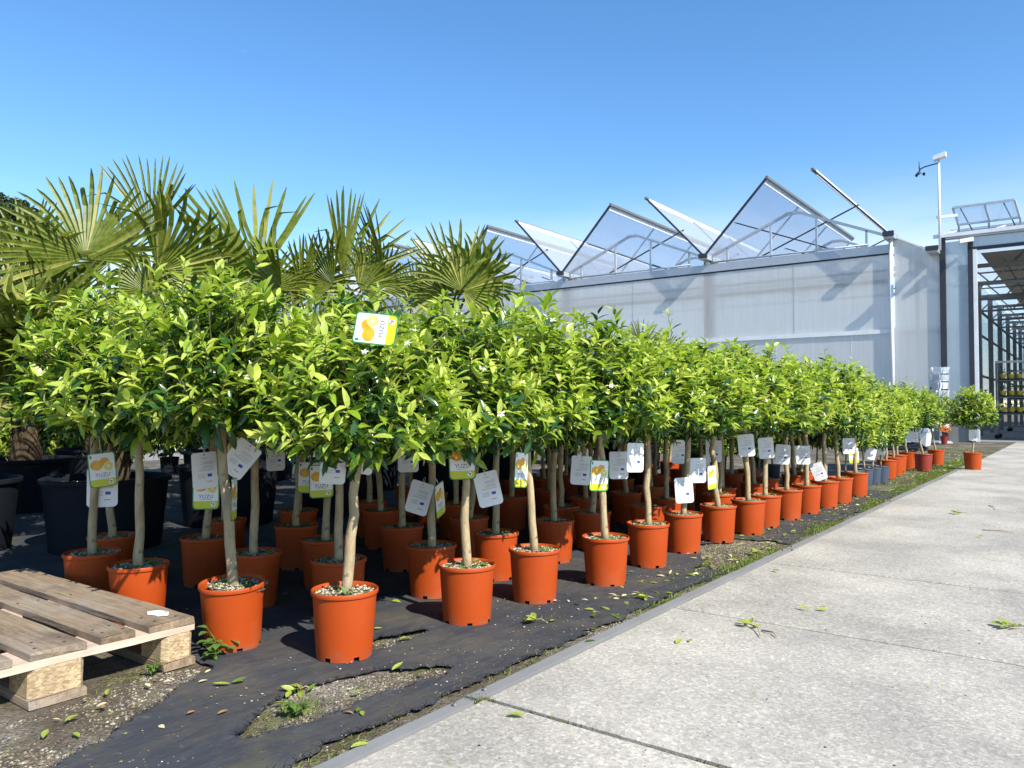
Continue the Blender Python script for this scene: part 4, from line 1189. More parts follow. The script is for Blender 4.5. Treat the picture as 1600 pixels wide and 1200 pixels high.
palm((-4.75, 3.15, 0), 1.40, 'fan palm behind the citrus heads, second from left with pale leaf edges', [
    (405, 436, 5.1, -26, 165, 'narrow', .1, 40), (420, 452, 5.3, 10, 82, 'side', .2, 25), (350, 452, 5.3, -40, 105, 'droop', .3, 0), (440, 448, 5.0, -60, 90, 'side', .2, -20), (470, 455, 5.4, 42, 95, 'narrow', .2, 30)], 3, 9)
palm((-4.55, 3.95, 0), 1.45, 'fan palm in the middle with tall folded upright leaves', [
    (488, 448, 5.5, -24, 88, 'open', .2, 15), (538, 436, 5.5, 12, 140, 'narrow', .1, 45), (592, 445, 5.7, 40, 78, 'side', .2, 20), (600, 432, 5.6, -20, 118, 'narrow', .1, -45), (520, 445, 5.4, -62, 90, 'side', .2, 0), (560, 450, 5.3, 60, 80, 'side', .1, 0)], 4, 9)
palm((-4.15, 4.75, 0), 1.42, 'rightmost tall fan palm, its leaves crossing the greenhouse roof', [
    (712, 462, 5.75, 14, 122, 'narrow', .1, -15), (698, 458, 5.7, -72, 72, 'side', .1, 0), (742, 446, 5.9, 62, 92, 'droop', .1, 0), (648, 462, 6.0, -8, 66, 'side', .2, 0), (675, 466, 6.1, 5, 62, 'open', .4, 0), (722, 455, 5.6, 45, 100, 'droop', .1, 0)], 5, 8)
palm((-3.95, 7.4, 0), 1.06, 'small fan palm whose leaf tips just show above the far citrus heads', [
    (1003, 545, 8.3, -6, 48, 'narrow', .1, 20), (1040, 552, 8.5, 20, 40, 'side', .1, 0)], 6, 6, True, .06)
# dark nursery pots and shrubs deeper in the shade at left
palm((-6.6, 2.6, 0), 1.5, 'fan palm in deep shade behind the left-edge palm', [(20, 560, 6.4, -20, 130, 'droop', .1, 0), (70, 590, 6.4, 20, 120, 'droop', .1, 0)], 8, 13)
palm((-6.3, 4.1, 0), 1.35, 'fan palm in deep shade behind the large potted palm', [(250, 470, 6.8, -20, 110, 'open', .1, 0), (310, 470, 6.8, 20, 110, 'open', .1, 0)], 9, 11)

for i, (x, y, az_, w) in enumerate([(-5.6, 5.2, 1.30, 'behind the middle palm'), (-5.4, 6.4, 1.2, 'behind the rightmost tall palm'), (-4.6, 6.0, 1.05, 'between the tall palms and the small far palm'), (-7.6, 3.6, 1.45, 'farthest back at the left'), (-7.2, 5.2, 1.35, 'farthest back behind the middle palms'), (-5.9, 0.9, 1.2, 'low at the left border of the picture'), (-8.2, 1.9, 1.3, 'deep in the shade at the left border')]):
    palm((x, y, 0), az_, 'shaded fan palm ' + w, [], 60 + i, 14)
# =================================================================== GREENHOUSE (open roof)
YW = 20.0; SPAN = 4.53; XC = -3.73; ZG = 4.80; ZAP = 5.69; ZP = 6.62; ZT = 4.41; NSP = 8
gh = empty('open_roof_greenhouse', (XC, YW, 0), 0, 'long milky walled greenhouse with opened saw-tooth roof panels', 'greenhouse')
def gpart(name, mb, mat, parent=None, **k): 
    o = mb.obj(name, mat if not isinstance(mat, str) else M(mat), parent or gh, **k); return o
DEP = 9.0
for s in range(NSP):
    xr = -SPAN * s; xl = xr - SPAN
    # wall panels: lower and upper sheet
    for (za, zb, n_) in ((0.42, 2.50, 'wall_panel'), (2.60, ZT - .05, 'wall_panel')):
        mb = MB(); m = 6
        mb.box(xl + .004, xr - .004, -.012, 0.0, za, zb); gpart(n_, mb, 'milky_sheet')
    mb = MB(); mb.box(xl, xr, -.05, .02, 2.50, 2.60); gpart('rail', mb, 'white_profile')
    mb = MB(); mb.box(xl, xr, -.02, .02, ZT - .05, ZT - .012); gpart('seal', mb, 'steel_dark')
    mb = MB(); mb.box(xl, xr, -.04, .06, ZT - .012, ZT + .19); gpart('eaves_beam', mb, 'steel')
    mb = MB(); mb.tube([(xl + .1, -.03, ZT + .24), (xr - .5, -.03, ZT + .24)], .025, 8); gpart('drive_tube', mb, 'steel', smooth=True)
    mb = MB(); mb.box(xl, xr, 0.0, .1, -.02, 0.42); gpart('plinth', mb, 'grey_plinth')
    # members seen through the sheet
    mb = MB(); mb.box(xl - .13, xl + .13, .012, .2, .43, ZG - .11); gpart('post', mb, 'steel_shade')
    mb = MB(); mb.box(xl + .11, xr - .11, 0.03, .16, 3.70, 3.80); mb.box(xl + .11, xr - .11, 0.03, .16, 3.98, 4.03); gpart('inner_beam', mb, 'steel_shade')
    mb = MB(); mb.bar((xl + .1, .12, 3.72), (xr - SPAN * .55, .12, .4), .012); gpart('brace', mb, 'steel_dark')
    for q in range(1, 5):
        mb = MB(); xx = xl + SPAN * q / 5; mb.box(xx - .006, xx + .006, -.016, -.0125, .42, 2.5); gpart('seam', mb, 'white_profile')
    mb = MB(); xx = xl + SPAN * .5; mb.box(xx - .012, xx + .012, -.016, -.0125, 2.6, ZT - .05); gpart('seam', mb, 'steel')
    mb = MB(); mb.box(xl, xr, .3, DEP + 9, -.012, -.006); gpart('floor', mb, 'bounce_floor')  # added pale floor, reflects light up so the wall sheets glow
    # gable trusses, front and one bay behind
    for d0 in (0.0, 4.2, 8.4):
        tr = empty('gable_truss', (0, d0, 0)); tr.parent = gh
        mid = (xl + xr) / 2
        def rz_(x): return ZG + (ZAP - ZG) * (1 - abs(x - mid) / (SPAN / 2)) 
        for (a, b_) in (((xl + .06, 0, ZG), (mid - .16, 0, ZAP - .03)), ((mid + .16, 0, ZAP - .03), (xr - .06, 0, ZG))):
            mb = MB(); mb.bar(a, b_, .06, .065); mb.obj('rafter', M('steel'), tr)
        mb = MB(); mb.bar((mid - .17, -.005, ZAP - .02), (mid + .17, -.005, ZAP - .02), .08, .07); mb.obj('apex_plate', M('steel'), tr)
        for u in (.12, .375, .625, .88):
            x = xl + SPAN * u; mb = MB(); mb.bar((x, 0, ZT + .15), (x, 0, rz_(x) - .02), .06, .045); mb.obj('strut', M('steel'), tr)
        if d0 > 0: mb = MB(); mb.bar((xl, 0, ZT + .1), (xr, 0, ZT + .1), .06, .1); mb.obj('bottom_chord', M('steel'), tr)
        # push rods opening the panels
        for (a, b_) in (((mid + .85, .03, ZT + .26), (xl + .72, .03, ZG + .86)), ((mid - .85, .06, ZT + .26), (xr - .72, .06, ZG + .86))):
            mb = MB(); mb.bar(a, b_, .03); mb.obj('push_rod', M('steel_dark'), tr)
    # opened roof panels, hinged at the gutters
    for (hx_, tx) in ((xl + .05, xl + 1.70), (xr - .05, xr - 1.70)):
        vp = empty('roof_panel', (0, 0, 0)); vp.parent = gh
        a0, a1 = Vector((hx_, -.25, ZG + .05)), Vector((tx, -.25, ZP)); b0, b1 = a0 + Vector((0, DEP, 0)), a1 + Vector((0, DEP, 0))
        nrm = (a1 - a0).cross(Vector((0, 1, 0))).normalized() * .006
        for q in range(3):
            s0 = a0.lerp(b0, q / 3) + Vector((0, .02, 0)); s1 = a0.lerp(b0, (q + 1) / 3) - Vector((0, .02, 0)); up_ = a1 - a0
            mb = MB(); vs = [s0 - nrm, s1 - nrm, s1 + up_ - nrm, s0 + up_ - nrm, s0 + nrm, s1 + nrm, s1 + up_ + nrm, s0 + up_ + nrm]
            mb.add(vs, [(3, 2, 1, 0), (4, 5, 6, 7), (0, 1, 5, 4), (1, 2, 6, 5), (2, 3, 7, 6), (3, 0, 4, 7)]); mb.obj('film_pane', M('roof_film'), vp)
        mb = MB(); mb.bar(a0 - Vector((0, .02, 0)), a1 - Vector((0, .02, 0)), .06, .045); mb.obj('edge_profile', M('steel_dark'), vp)
        mb = MB(); mb.bar(a1 - Vector((0, .06, 0)), b1, .06, .07); mb.obj('ridge_profile', M('steel_shade'), vp)
        dn = (a0 - a1).normalized() * .11
        mb = MB(); mb.bar(a1 + dn, b1 + dn, .03, .13); mb.obj('ridge_flashing', M('white_profile'), vp)
        for q in (1, 2, 3):
            mb = MB(); k0, k1 = a0.lerp(b0, q / 3), a1.lerp(b1, q / 3); mb.bar(k0, k1, .035, .04); mb.obj('glazing_bar', M('steel'), vp)
for s in range(NSP + 1):                                             # gutters running back over the posts
    x = -SPAN * s
    mb = MB(); mb.box(x - .11, x + .11, -.32, DEP, ZG - .10, ZG + .03); g_ = gpart('gutter', mb, 'steel')
    mb = MB(); mb.box(x - .12, x + .12, -.38, -.325, ZG - .06, ZG + .05); mb.obj('gutter_end', M('steel_dark'), g_)
    mb = MB(); mb.box(x - .05, x + .05, -.06, .02, ZT + .19, ZG - .10); gpart('gutter_post', mb, 'steel')
mb = MB(); mb.tube([(0, -.07, 0), (0, -.07, ZG - .1)], .045, 10); gpart('downpipe', mb, 'white_profile', smooth=True)
mb = MB(); mb.box(-SPAN * NSP, 0, DEP + 9, DEP + 9.05, 0, 4.3); gpart('rear_wall', mb, 'milky_sheet')
mb = MB(); mb.box(-SPAN * NSP - .05, -SPAN * NSP, .1, DEP + 9, 0, 4.3); gpart('side_wall', mb, 'milky_sheet')

# ---- short link wall with falling roof edge between the two buildings
lk = empty('link_wall', (XC, YW, 0), 0, 'short pale link wall with a sloping top between greenhouse and sales hall', 'wall')
mb = MB(); v = [(.06, 0, .42), (1.0, 0, .42), (1.0, 0, 4.34), (.86, 0, 4.30), (.06, 0, 4.76)]
mb.add([(x, -.012, z) for x, y, z in v] + [(x, .012, z) for x, y, z in v], [(0, 1, 2, 3, 4), (9, 8, 7, 6, 5)] + [(k, 5 + k, 5 + (k + 1) % 5, (k + 1) % 5) for k in range(5)])
mb.obj('wall_panel', M('milky_sheet'), lk)
mb = MB(); mb.bar((.0, -.03, 4.80), (.86, -.03, 4.33), .09, .03); mb.obj('top_profile', M('white_profile'), lk)
mb = MB(); mb.box(.80, 1.02, -.42, 4, 4.24, 4.36); g_ = mb.obj('gutter', M('steel'), lk)
mb = MB(); mb.box(.78, 1.04, -.47, -.425, 4.28, 4.38); mb.obj('gutter_end', M('steel_dark'), g_)
mb = MB(); mb.bar((.5, .15, .4), (.5, .15, 4.45), .08); mb.bar((.06, .15, 2.5), (1.0, .15, 2.5), .08); mb.obj('inner_frame', M('steel'), lk)
mb = MB(); mb.box(.06, 1.0, 0.0, .1, -.02, .415); mb.obj('plinth', M('grey_plinth'), lk)

# ---- sales hall at right with tall door opening
HX = -2.72
hall = empty('sales_hall', (HX, YW, 0), 0, 'glazed sales hall at right with a tall open doorway and shade screens inside', 'greenhouse')
def hp(name, mb, mat, parent=None, **k): return mb.obj(name, M(mat), parent or hall, **k)
mb = MB(); mb.bar((0.055, -.05, 0), (0.055, -.05, 4.62), .06, .12); hp('corner_post', mb, 'steel_dark')
mb = MB(); mb.box(.09, .57, -.012, 0, .46, 4.50); hp('wall_panel', mb, 'clear_sheet')
mb = MB(); mb.box(.09, .57, -.02, .02, .40, .455); hp('rail', mb, 'white_profile')
mb = MB(); mb.box(.09, .57, .0, .12, -.02, .40); hp('plinth', mb, 'grey_plinth')
mb = MB(); mb.bar((.60, -.03, 0), (.60, -.03, 4.50), .06, .10); hp('door_track', mb, 'steel_dark')
mb = MB(); mb.bar((.675, -.02, 0), (.675, -.02, 4.27), .07, .10); hp('door_post', mb, 'white_profile')
HW = 10.0; HD = 26.0
mb = MB(); mb.box(.0, HW, -.06, .08, 4.56, 4.66); hp('eaves_gutter', mb, 'steel')
mb = MB(); mb.box(-.12, HW, -.12, -.065, 4.60, 4.68); hp('eaves_trim', mb, 'white_profile')
for i in range(6):
    mb = MB(); mb.box(.60 + i * 1.6, .60 + i * 1.6 + 1.58, -.012, 0, 4.33, 4.555); hp('lintel_panel', mb, 'clear_sheet')
    mb = MB(); mb.box(.60 + i * 1.6 + 1.58, .60 + i * 1.6 + 1.6, -.02, .02, 4.33, 4.555); hp('glazing_bar', mb, 'white_profile')
mb = MB(); mb.box(.60, HW, -.03, .05, 4.26, 4.33); hp('lintel', mb, 'steel_dark')
# roof: low slope rising from the front eaves, glazed, with an open vent
ZR0, ZR1, YR = 4.68, 5.15, 2.2
for i in range(9):
    xa, xb = 0.05 + i * 1.05, 0.05 + (i + 1) * 1.05
    vent_bay = i in (0,)
    segs = [(0.0, .35), (.80, 1.0)] if i == 0 else [(0.0, 1.0)]
    for (u0, u1) in segs:
        mb = MB(); e0 = (YR * u0, ZR0 + (ZR1 - ZR0) * u0); e1 = (YR * u1, ZR0 + (ZR1 - ZR0) * u1)
        mb.add([(xa + .03, e0[0], e0[1]), (xb - .03, e0[0], e0[1]), (xb - .03, e1[0], e1[1]), (xa + .03, e1[0], e1[1]), (xa + .03, e0[0], e0[1] + .008), (xb - .03, e0[0], e0[1] + .008), (xb - .03, e1[0], e1[1] + .008), (xa + .03, e1[0], e1[1] + .008)],
               [(3, 2, 1, 0), (4, 5, 6, 7), (0, 1, 5, 4), (2, 3, 7, 6), (0, 4, 7, 3), (1, 2, 6, 5)]); hp('roof_pane', mb, 'hall_glass')
    mb = MB(); mb.bar((xb, 0, ZR0), (xb, YR, ZR1), .035, .05); hp('glazing_bar', mb, 'white_profile')
    mb = MB(); mb.add([(xa, YR, ZR1), (xb, YR, ZR1), (xb, 2 * YR, ZR0), (xa, 2 * YR, ZR0)], [(0, 1, 2, 3)]); hp('roof_pane', mb, 'hall_glass')
mb = MB(); mb.bar((.05, 0, ZR0), (.05, YR, ZR1), .05, .06); hp('glazing_bar', mb, 'white_profile')
mb = MB(); mb.bar((-.05, YR, ZR1 + .02), (HW, YR, ZR1 + .02), .06, .06); hp('ridge', mb, 'steel')
vt = empty('roof_vent', (0, 0, 0)); vt.parent = hall
va0, va1 = Vector((.22, YR, ZR1 + .06)), Vector((1.55, YR, ZR1 + .06)); vd = Vector((0, -.75, .36))
va0, va1 = Vector((.30, .65, 5.0)), Vector((1.50, .65, 5.0)); vd = Vector((-.08, -.25, .36))
for (a, b_) in ((va0, va1), (va0 + vd, va1 + vd), (va0, va0 + vd), (va1, va1 + vd), (va0.lerp(va1, .52), va0.lerp(va1, .52) + vd)):
    mb = MB(); mb.bar(a, b_, .04, .045); mb.obj('vent_frame', M('steel'), vt)
for (u0, u1) in ((0.02, .50), (.54, .98)):
    mb = MB(); mb.add([va0.lerp(va1, u0), va0.lerp(va1, u1), va0.lerp(va1, u1) + vd, va0.lerp(va1, u0) + vd], [(0, 1, 2, 3)]); mb.obj('pane', M('hall_glass'), vt)
for u in (.12, .82):
    p = va0.lerp(va1, u); mb = MB(); mb.bar(p + Vector((.12, .35, -.15)), p + vd * .9, .02); mb.obj('vent_arm', M('steel_dark'), vt)
for u in (.0, .5, 1.0):
    p = va0.lerp(va1, u); mb = MB(); mb.bar(p, p + Vector((0, .2, -.3)), .04); mb.obj('vent_stay', M('steel'), vt)
# inside the hall
mb = MB(); mb.box(.0, HW, 0.25, HD, -.02, .006); hp('floor', mb, 'grey_plinth')
mb = MB(); mb.add([(.78, .12, 4.20), (HW, .12, 4.20), (HW, HD, 4.20), (.95, HD, 4.20)], [(0, 1, 2, 3)]); hp('shade_screen', mb, 'shade_screen')
for k in range(9):
    y = 1.0 + k * 3.0
    mb = MB(); mb.bar((.1, y, 4.05), (HW, y, 4.05), .06, .09); mb.bar((.1, y, 3.62), (HW, y, 3.62), .05, .06)
    for q in range(12): mb.bar((.1 + q * .8, y, 3.62), (.5 + q * .8, y, 4.05), .03); mb.bar((.5 + q * .8, y, 4.05), (.9 + q * .8, y, 3.62), .03)
    hp('lattice_truss', mb, 'steel_shade')
    mb = MB(); mb.box(.28, .40, y - .06, y + .06, 0, 4.1); hp('column', mb, 'steel_shade')
    mb = MB(); mb.bar((.25, y + 1.5, 4.10), (HW, y + 1.5, 4.10), .035); hp('screen_rod', mb, 'steel_shade')
for x in (1.18, 2.3, 3.4, 4.5):
    mb = MB(); mb.tube([(x, .4, 4.12), (x, HD, 4.12)], .02, 6); hp('screen_cable', mb, 'steel_shade')
for z in (3.35, 2.7, 1.6):
    mb = MB(); mb.tube([(.34, .3, z), (.34, HD, z)], .035, 8); hp('heating_pipe', mb, 'steel_shade')
for k in range(10):
    mb = MB(); mb.box(.02, .05, .4 + k * 2.5, .4 + k * 2.5 + 2.4, 1.0, 4.5); hp('side_pane', mb, 'hall_glass')
mb = MB(); mb.box(.0, HW, HD, HD + .05, 0, 4.5); hp('rear_wall', mb, 'clear_sheet')
mb = MB(); mb.box(HW, HW + .05, 0.1, HD, 0, 4.5); hp('side_wall', mb, 'milky_sheet')
mb = MB(); mb.add([(0, 2 * YR, ZR0), (HW, 2 * YR, ZR0), (HW, HD, ZR0), (0, HD, ZR0)], [(0, 1, 2, 3)]); hp('roof_sheet', mb, 'hall_glass')
# floodlight by the door and weather mast
fl = empty('floodlight', (HX + .56, YW - .1, 4.42), 0, 'small white floodlight on a dark bracket above the door post', 'floodlight')
mb = MB(); mb.bar((-.14, -.16, .02), (.12, -.10, .05), .12, .09); mb.obj('housing', M('white_plastic'), fl)
mb = MB(); mb.bar((.04, -.08, .0), (.04, .06, -.12), .05); mb.obj('bracket', M('steel_dark'), fl)
ms = empty('weather_mast', (-2.70, YW - .05, 4.66), 0, 'slim weather mast with white box and wind cups above the hall roof corner', 'weather station')
mb = MB(); mb.tube([(0, -.1, -.35), (0, -.1, 1.72)], .028, 8); mb.obj('mast', M('white_profile'), ms, smooth=True)
mb = MB(); mb.add([(-.10, -.20, 1.70), (.15, -.20, 1.755), (.15, .0, 1.755), (-.10, .0, 1.70), (-.10, -.20, 1.79), (.15, -.20, 1.86), (.15, .0, 1.86), (-.10, .0, 1.79)], [(3, 2, 1, 0), (4, 5, 6, 7), (0, 1, 5, 4), (1, 2, 6, 5), (2, 3, 7, 6), (3, 0, 4, 7)]); mb.obj('sensor_box', M('white_plastic'), ms)
mb = MB(); mb.tube([(0, -.1, 1.64), (-.16, -.1, 1.62), (-.30, -.1, 1.60), (-.38, -.1, 1.56)], .014, 6); mb.obj('arm', M('steel_dark'), ms, smooth=True)
wv_ = MB(); wv_.tube([(-.39, -.1, 1.46), (-.39, -.1, 1.60), (-.40, -.1, 1.76)], [.02, .02, .006], 6); va = wv_.obj('wind_sensor', M('steel_dark'), ms)
for k in range(3):
    a = 2 * PI * k / 3 + .4; c = Vector((-.39 + .09 * math.cos(a), -.1 + .09 * math.sin(a), 1.45))
    mb = MB(); mb.tube([(-.39, -.1, 1.47), c], .006, 5); mb.tube([c + Vector((0, 0, .035)), c, c - Vector((0, 0, .035))], [.02, .036, .02], 8); mb.obj('wind_cup', M('steel_dark'), va)
mb = MB(); mb.bar((-.06, -.05, .42), (.32, .2, .46), .04, .06); mb.obj('stay', M('steel'), ms)

# ---- rotating card rack and trough in front of the link wall
rk = empty('card_rack', (-2.62, 18.9, 0), 0, 'tall wire rack filled with pale cards in front of the hall corner', 'display rack')
mb = MB(); mb.tube([(0, 0, 0), (0, 0, 1.62)], .03, 8); mb.obj('pole', M('steel'), rk, smooth=True)
mb = MB(); mb.lathe([(0.001, .05), (.2, .05), (.24, .02), (.24, 0)], 12); mb.obj('base', M('steel'), rk)
pk = MB(); pk.box(-.075, .075, -.012, .012, 0, .13); PK = [pk.mesh('card_pocket', M(n)) for n in ('print_pale', 'card_white', 'grey_plastic', 'clear_sheet')]
for z in np.arange(.34, 1.55, .165):
    for k in range(6):
        a = 2 * PI * k / 6 + z
        link('card_pocket', PK[RNG.randrange(4)], rk, loc=(.15 * math.cos(a), .15 * math.sin(a), z), rot=(.15, 0, a + PI / 2))
    mb = MB(); nn = 18
    mb.tube([(.18 * math.cos(2 * PI * k / nn), .18 * math.sin(2 * PI * k / nn), z) for k in range(nn + 1)], .006, 5, cap=False); mb.obj('wire_ring', M('steel'), rk)
for k in range(6):
    a = 2 * PI * k / 6; mb = MB(); mb.tube([(.18 * math.cos(a), .18 * math.sin(a), .3), (.18 * math.cos(a), .18 * math.sin(a), 1.58)], .006, 5); mb.obj('upright', M('steel'), rk)
tb = empty('plastic_trough', (-3.05, 17.4, 0), 0, 'white grey plastic trough on the ground before the link wall', 'trough')
mb = MB(); prof = [(-.52, -.28, 0), (.42, -.28, 0), (.42, .28, 0), (-.52, .28, 0)]; tp_ = [(-.58, -.33, .34), (.46, -.33, .34), (.46, .33, .34), (-.58, .33, .34)]; ti = [(-.55, -.30, .34), (.43, -.30, .34), (.43, .30, .34), (-.55, .30, .34)]; bi = [(-.5, -.26, .05), (.4, -.26, .05), (.4, .26, .05), (-.5, .26, .05)]
mb.v = prof + tp_ + ti + bi; 
for r_ in range(3):
    for k in range(4): mb.f.append((r_ * 4 + k, r_ * 4 + (k + 1) % 4, r_ * 4 + 4 + (k + 1) % 4, r_ * 4 + 4 + k))
mb.f += [(3, 2, 1, 0), (12, 13, 14, 15)]; mb.m = [0] * len(mb.f); mb.obj('tub', M('white_plastic'), tb)
mb = MB(); mb.box(-.60, .48, -.345, -.332, .29, .345); mb.box(-.60, .48, .332, .345, .29, .345); mb.box(-.595, -.582, -.33, .33, .29, .345); mb.box(.462, .475, -.33, .33, .29, .345); mb.obj('rim', M('grey_plastic'), tb)
# orange flowers by the rack
of = empty('orange_flower_pot', (-2.50, 18.55, 0), 0, 'small pot of orange flowers beside the card rack', 'potted flower')
mb = MB(); mb.lathe([(.05, 0), (.08, .16), (.088, .165), (.07, .15), (0.001, .14)], 16); mb.obj('pot', M('red_plastic'), of)
mb = MB()
for _ in range(70):
    c = Vector((RNG.gauss(0, .07), RNG.gauss(0, .07), .24 + abs(RNG.gauss(0, .09)))); R = frame(Vector((RNG.gauss(0, 1), RNG.gauss(0, 1), .4)), Vector((RNG.gauss(0, .5), -1, .5)))
    v, f = LEAF_SHAPES[0]; mb.add([R @ (Vector(p) * .07) + c for p in v], f, 0 if RNG.random() < .7 else 1)
tag(mb.obj('blooms', [M('orange_flower'), M('weed_leaf')], of), kind='stuff')
# hose lying by the trough
mb = MB(); mb.tube([Vector((-2.9 + .5 * math.cos(k * .35) * (1 - k * .008), 15.6 + .9 * math.sin(k * .35), .03 + .002 * k)) for k in range(40)], .03, 6)
tag(mb.obj('garden_hose', M('black_plastic'), smooth=True), 'dark coiled hose on the ground before the white trough', 'hose')

# ---- trolleys with trays inside the doorway
def trolley(x, y, label, trays):
    e = empty('plant_trolley', (x, y, .006), 0, label, 'trolley', 'trolleys inside the sales hall')
    for (px, py) in ((-.55, -.28), (.55, -.28), (.55, .28), (-.55, .28)):
        mb = MB(); mb.box(px - .02, px + .02, py - .02, py + .02, .10, 1.85); mb.obj('upright', M('steel_shade'), e)
        mb = MB(); mb.tube([(px, py - .015, .06), (px, py + .015, .06)], .06, 10); mb.obj('wheel', M('black_plastic'), e)
    for z in (.14, .58, .98, 1.38):
        mb = MB(); mb.box(-.55, .55, -.28, .28, z, z + .03); mb.obj('shelf', M('steel_shade'), e)
    mb = MB(); mb.bar((-.57, -.3, 1.84), (.57, -.3, 1.84), .05); mb.obj('top_bar', M('grey_plastic'), e)
    for k, z in enumerate((.61, 1.01, 1.41)[:trays]):
        tr = empty('plant_tray', (x, y, z + .007), 0, 'row of small yellow pots with seedlings on the %s shelf of %s' % (['lower', 'middle', 'upper'][k], label.split(' standing')[0]), 'plant tray', 'yellow pot trays')
        mb = MB(); mb.box(-.50, .50, -.25, .25, 0, .03); mb.obj('tray', M('black_plastic'), tr)
        for q in range(6):
            mb = MB(); mb.lathe([(.045, 0), (.066, .11), (.06, .11), (0.001, .10)], 10); mb.obj('pot', M('yellow_plastic'), tr, loc=(-.42 + q * .165, -.15, .03))
        mb = MB()
        for _ in range(90):
            c = Vector((RNG.uniform(-.5, .5), RNG.uniform(-.22, .1), .15 + RNG.uniform(0, .09))); R = frame(Vector((RNG.gauss(0, 1), RNG.gauss(0, 1), .8)), Vector((0, -.5, 1)))
            v, f = LEAF_SHAPES[1]; mb.add([R @ (Vector(p) * .08) + c for p in v], f)
        tag(mb.obj('seedlings', M('weed_leaf'), tr), kind='stuff')
trolley(-1.28, 22.2, 'the front trolley standing inside the open doorway', 3)
trolley(-0.8, 25.4, 'the middle trolley standing deeper in the hall', 3)
trolley(-1.5, 28.6, 'the rear trolley standing deep in the hall by the columns', 2)

# =================================================================== BACKGROUND TREES
def cloud_tree(loc, h, r, label, cat='tree', mat='hedge_leaf', seed=0, clumps=18, per=150, leaf=.16, name='background_tree', trunk_h=.45, flat_=1.0, trunk_lean=0):
    rng = random.Random(seed); e = empty(name, loc, 0, label, cat, 'trees in the background')
    mb = MB(); cl = []
    tp = Vector((trunk_lean, 0, h * .9)); mb.tube([(0, 0, 0), tp * .4 + Vector((.1, 0, 0)), tp], [h * .025, h * .018, h * .006], 7)
    for k in range(clumps):
        u = rng.uniform(trunk_h, 1); a = rng.uniform(0, 2 * PI); q = r * rng.uniform(.2, 1) * math.sin(min(1, (1.12 - u) * 1.8) * PI / 2)
        c = Vector((tp.x * u + q * math.cos(a), q * math.sin(a), h * u)); cl.append((c, r * rng.uniform(.28, .45)))
        s = tp * max(.2, u - .15); mb.tube([s, s.lerp(c, .6) + Vector((0, 0, -.05 * h * .2)), c], [h * .008, h * .005, h * .002], 5, cap=False)
    mb.obj('trunk', M('pine_bark'), e, True)
    mb = MB()
    for (c, cr) in cl:
        for _ in range(per):
            d = Vector((rng.gauss(0, 1), rng.gauss(0, 1), rng.gauss(0, flat_))); d = d.normalized() * cr * rng.random() ** .4; d.z *= flat_
            u = Vector((rng.gauss(0, 1), rng.gauss(0, 1), rng.gauss(0, 1))).normalized(); w = u.orthogonal().normalized(); s = leaf * rng.uniform(.6, 1.3)
            p = c + d; mb.add([p - u * s, p + w * s * .4, p + u * s, p - w * s * .4], [(0, 1, 2, 3)])
    tag(mb.obj('crown', M(mat), e), kind='stuff')
    return e
def gp(px, depth):
    q = at(px, 634, depth); return (q.x, q.y, GRD)
cloud_tree(gp(4, 46), 13.2, 2.2, 'tall pine far behind the palms at the upper left', 'pine tree', 'pine_leaf', 5, 16, 170, .2, 'pine_tree', .68, .6, .6)
cloud_tree(gp(-55, 42), 11.5, 2.6, 'second pine just outside the left palms, darker and lower', 'pine tree', 'pine_leaf', 6, 16, 170, .2, 'pine_tree', .55, .6)
for i, (px, dp, h, r) in enumerate([(30, 52, 6.2, 3.4), (120, 55, 5.6, 3.2), (210, 56, 5.0, 3.4), (300, 57, 5.2, 3.0), (390, 58, 4.8, 3.4), (-60, 50, 7.0, 3.6), (470, 60, 4.6, 3.0)]):
    cloud_tree(gp(px, dp), h, r, '%s broadleaf tree from the left in the far tree line behind the palms' % ORD[i + 1], 'tree', 'hedge_leaf', 20 + i, 16, 90, .28, 'background_tree', .15)
# far white polytunnel glimpsed between the palms
pt_ = empty('polytunnel', gp(75, 30), YAW + .3, 'low white film tunnel glimpsed between the palm trunks at left', 'polytunnel')
mb = MB(); n = 12
for y in (-5, 5):
    for k in range(n + 1): a = PI * k / n; mb.v.append((2.6 * math.cos(a), y, 2.3 * math.sin(a)))
for k in range(n): mb.f.append((k, k + 1, n + 2 + k, n + 1 + k))
mb.f += [tuple(range(n, -1, -1)), tuple(range(n + 1, 2 * n + 2))]; mb.m = [0] * len(mb.f); 
mb.obj('film', M('white_plastic'), pt_, rot=(0, 0, PI / 2))
for y in (-5, -2.5, 0, 2.5, 5):
    mb = MB(); mb.tube([(y, 2.62 * math.cos(PI * k / n), 2.32 * math.sin(PI * k / n)) for k in range(n + 1)], .04, 5); mb.obj('hoop', M('steel'), pt_)
# pale service path behind the palms
mb = MB(); mb.add([(-16, -6, GRD + .006), (-11.2, -6, GRD + .006), (-11.2, 60, GRD + .006), (-16, 60, GRD + .006)], [(0, 1, 2, 3)])
tag(mb.obj('service_path', M('pebble')), kind='structure')

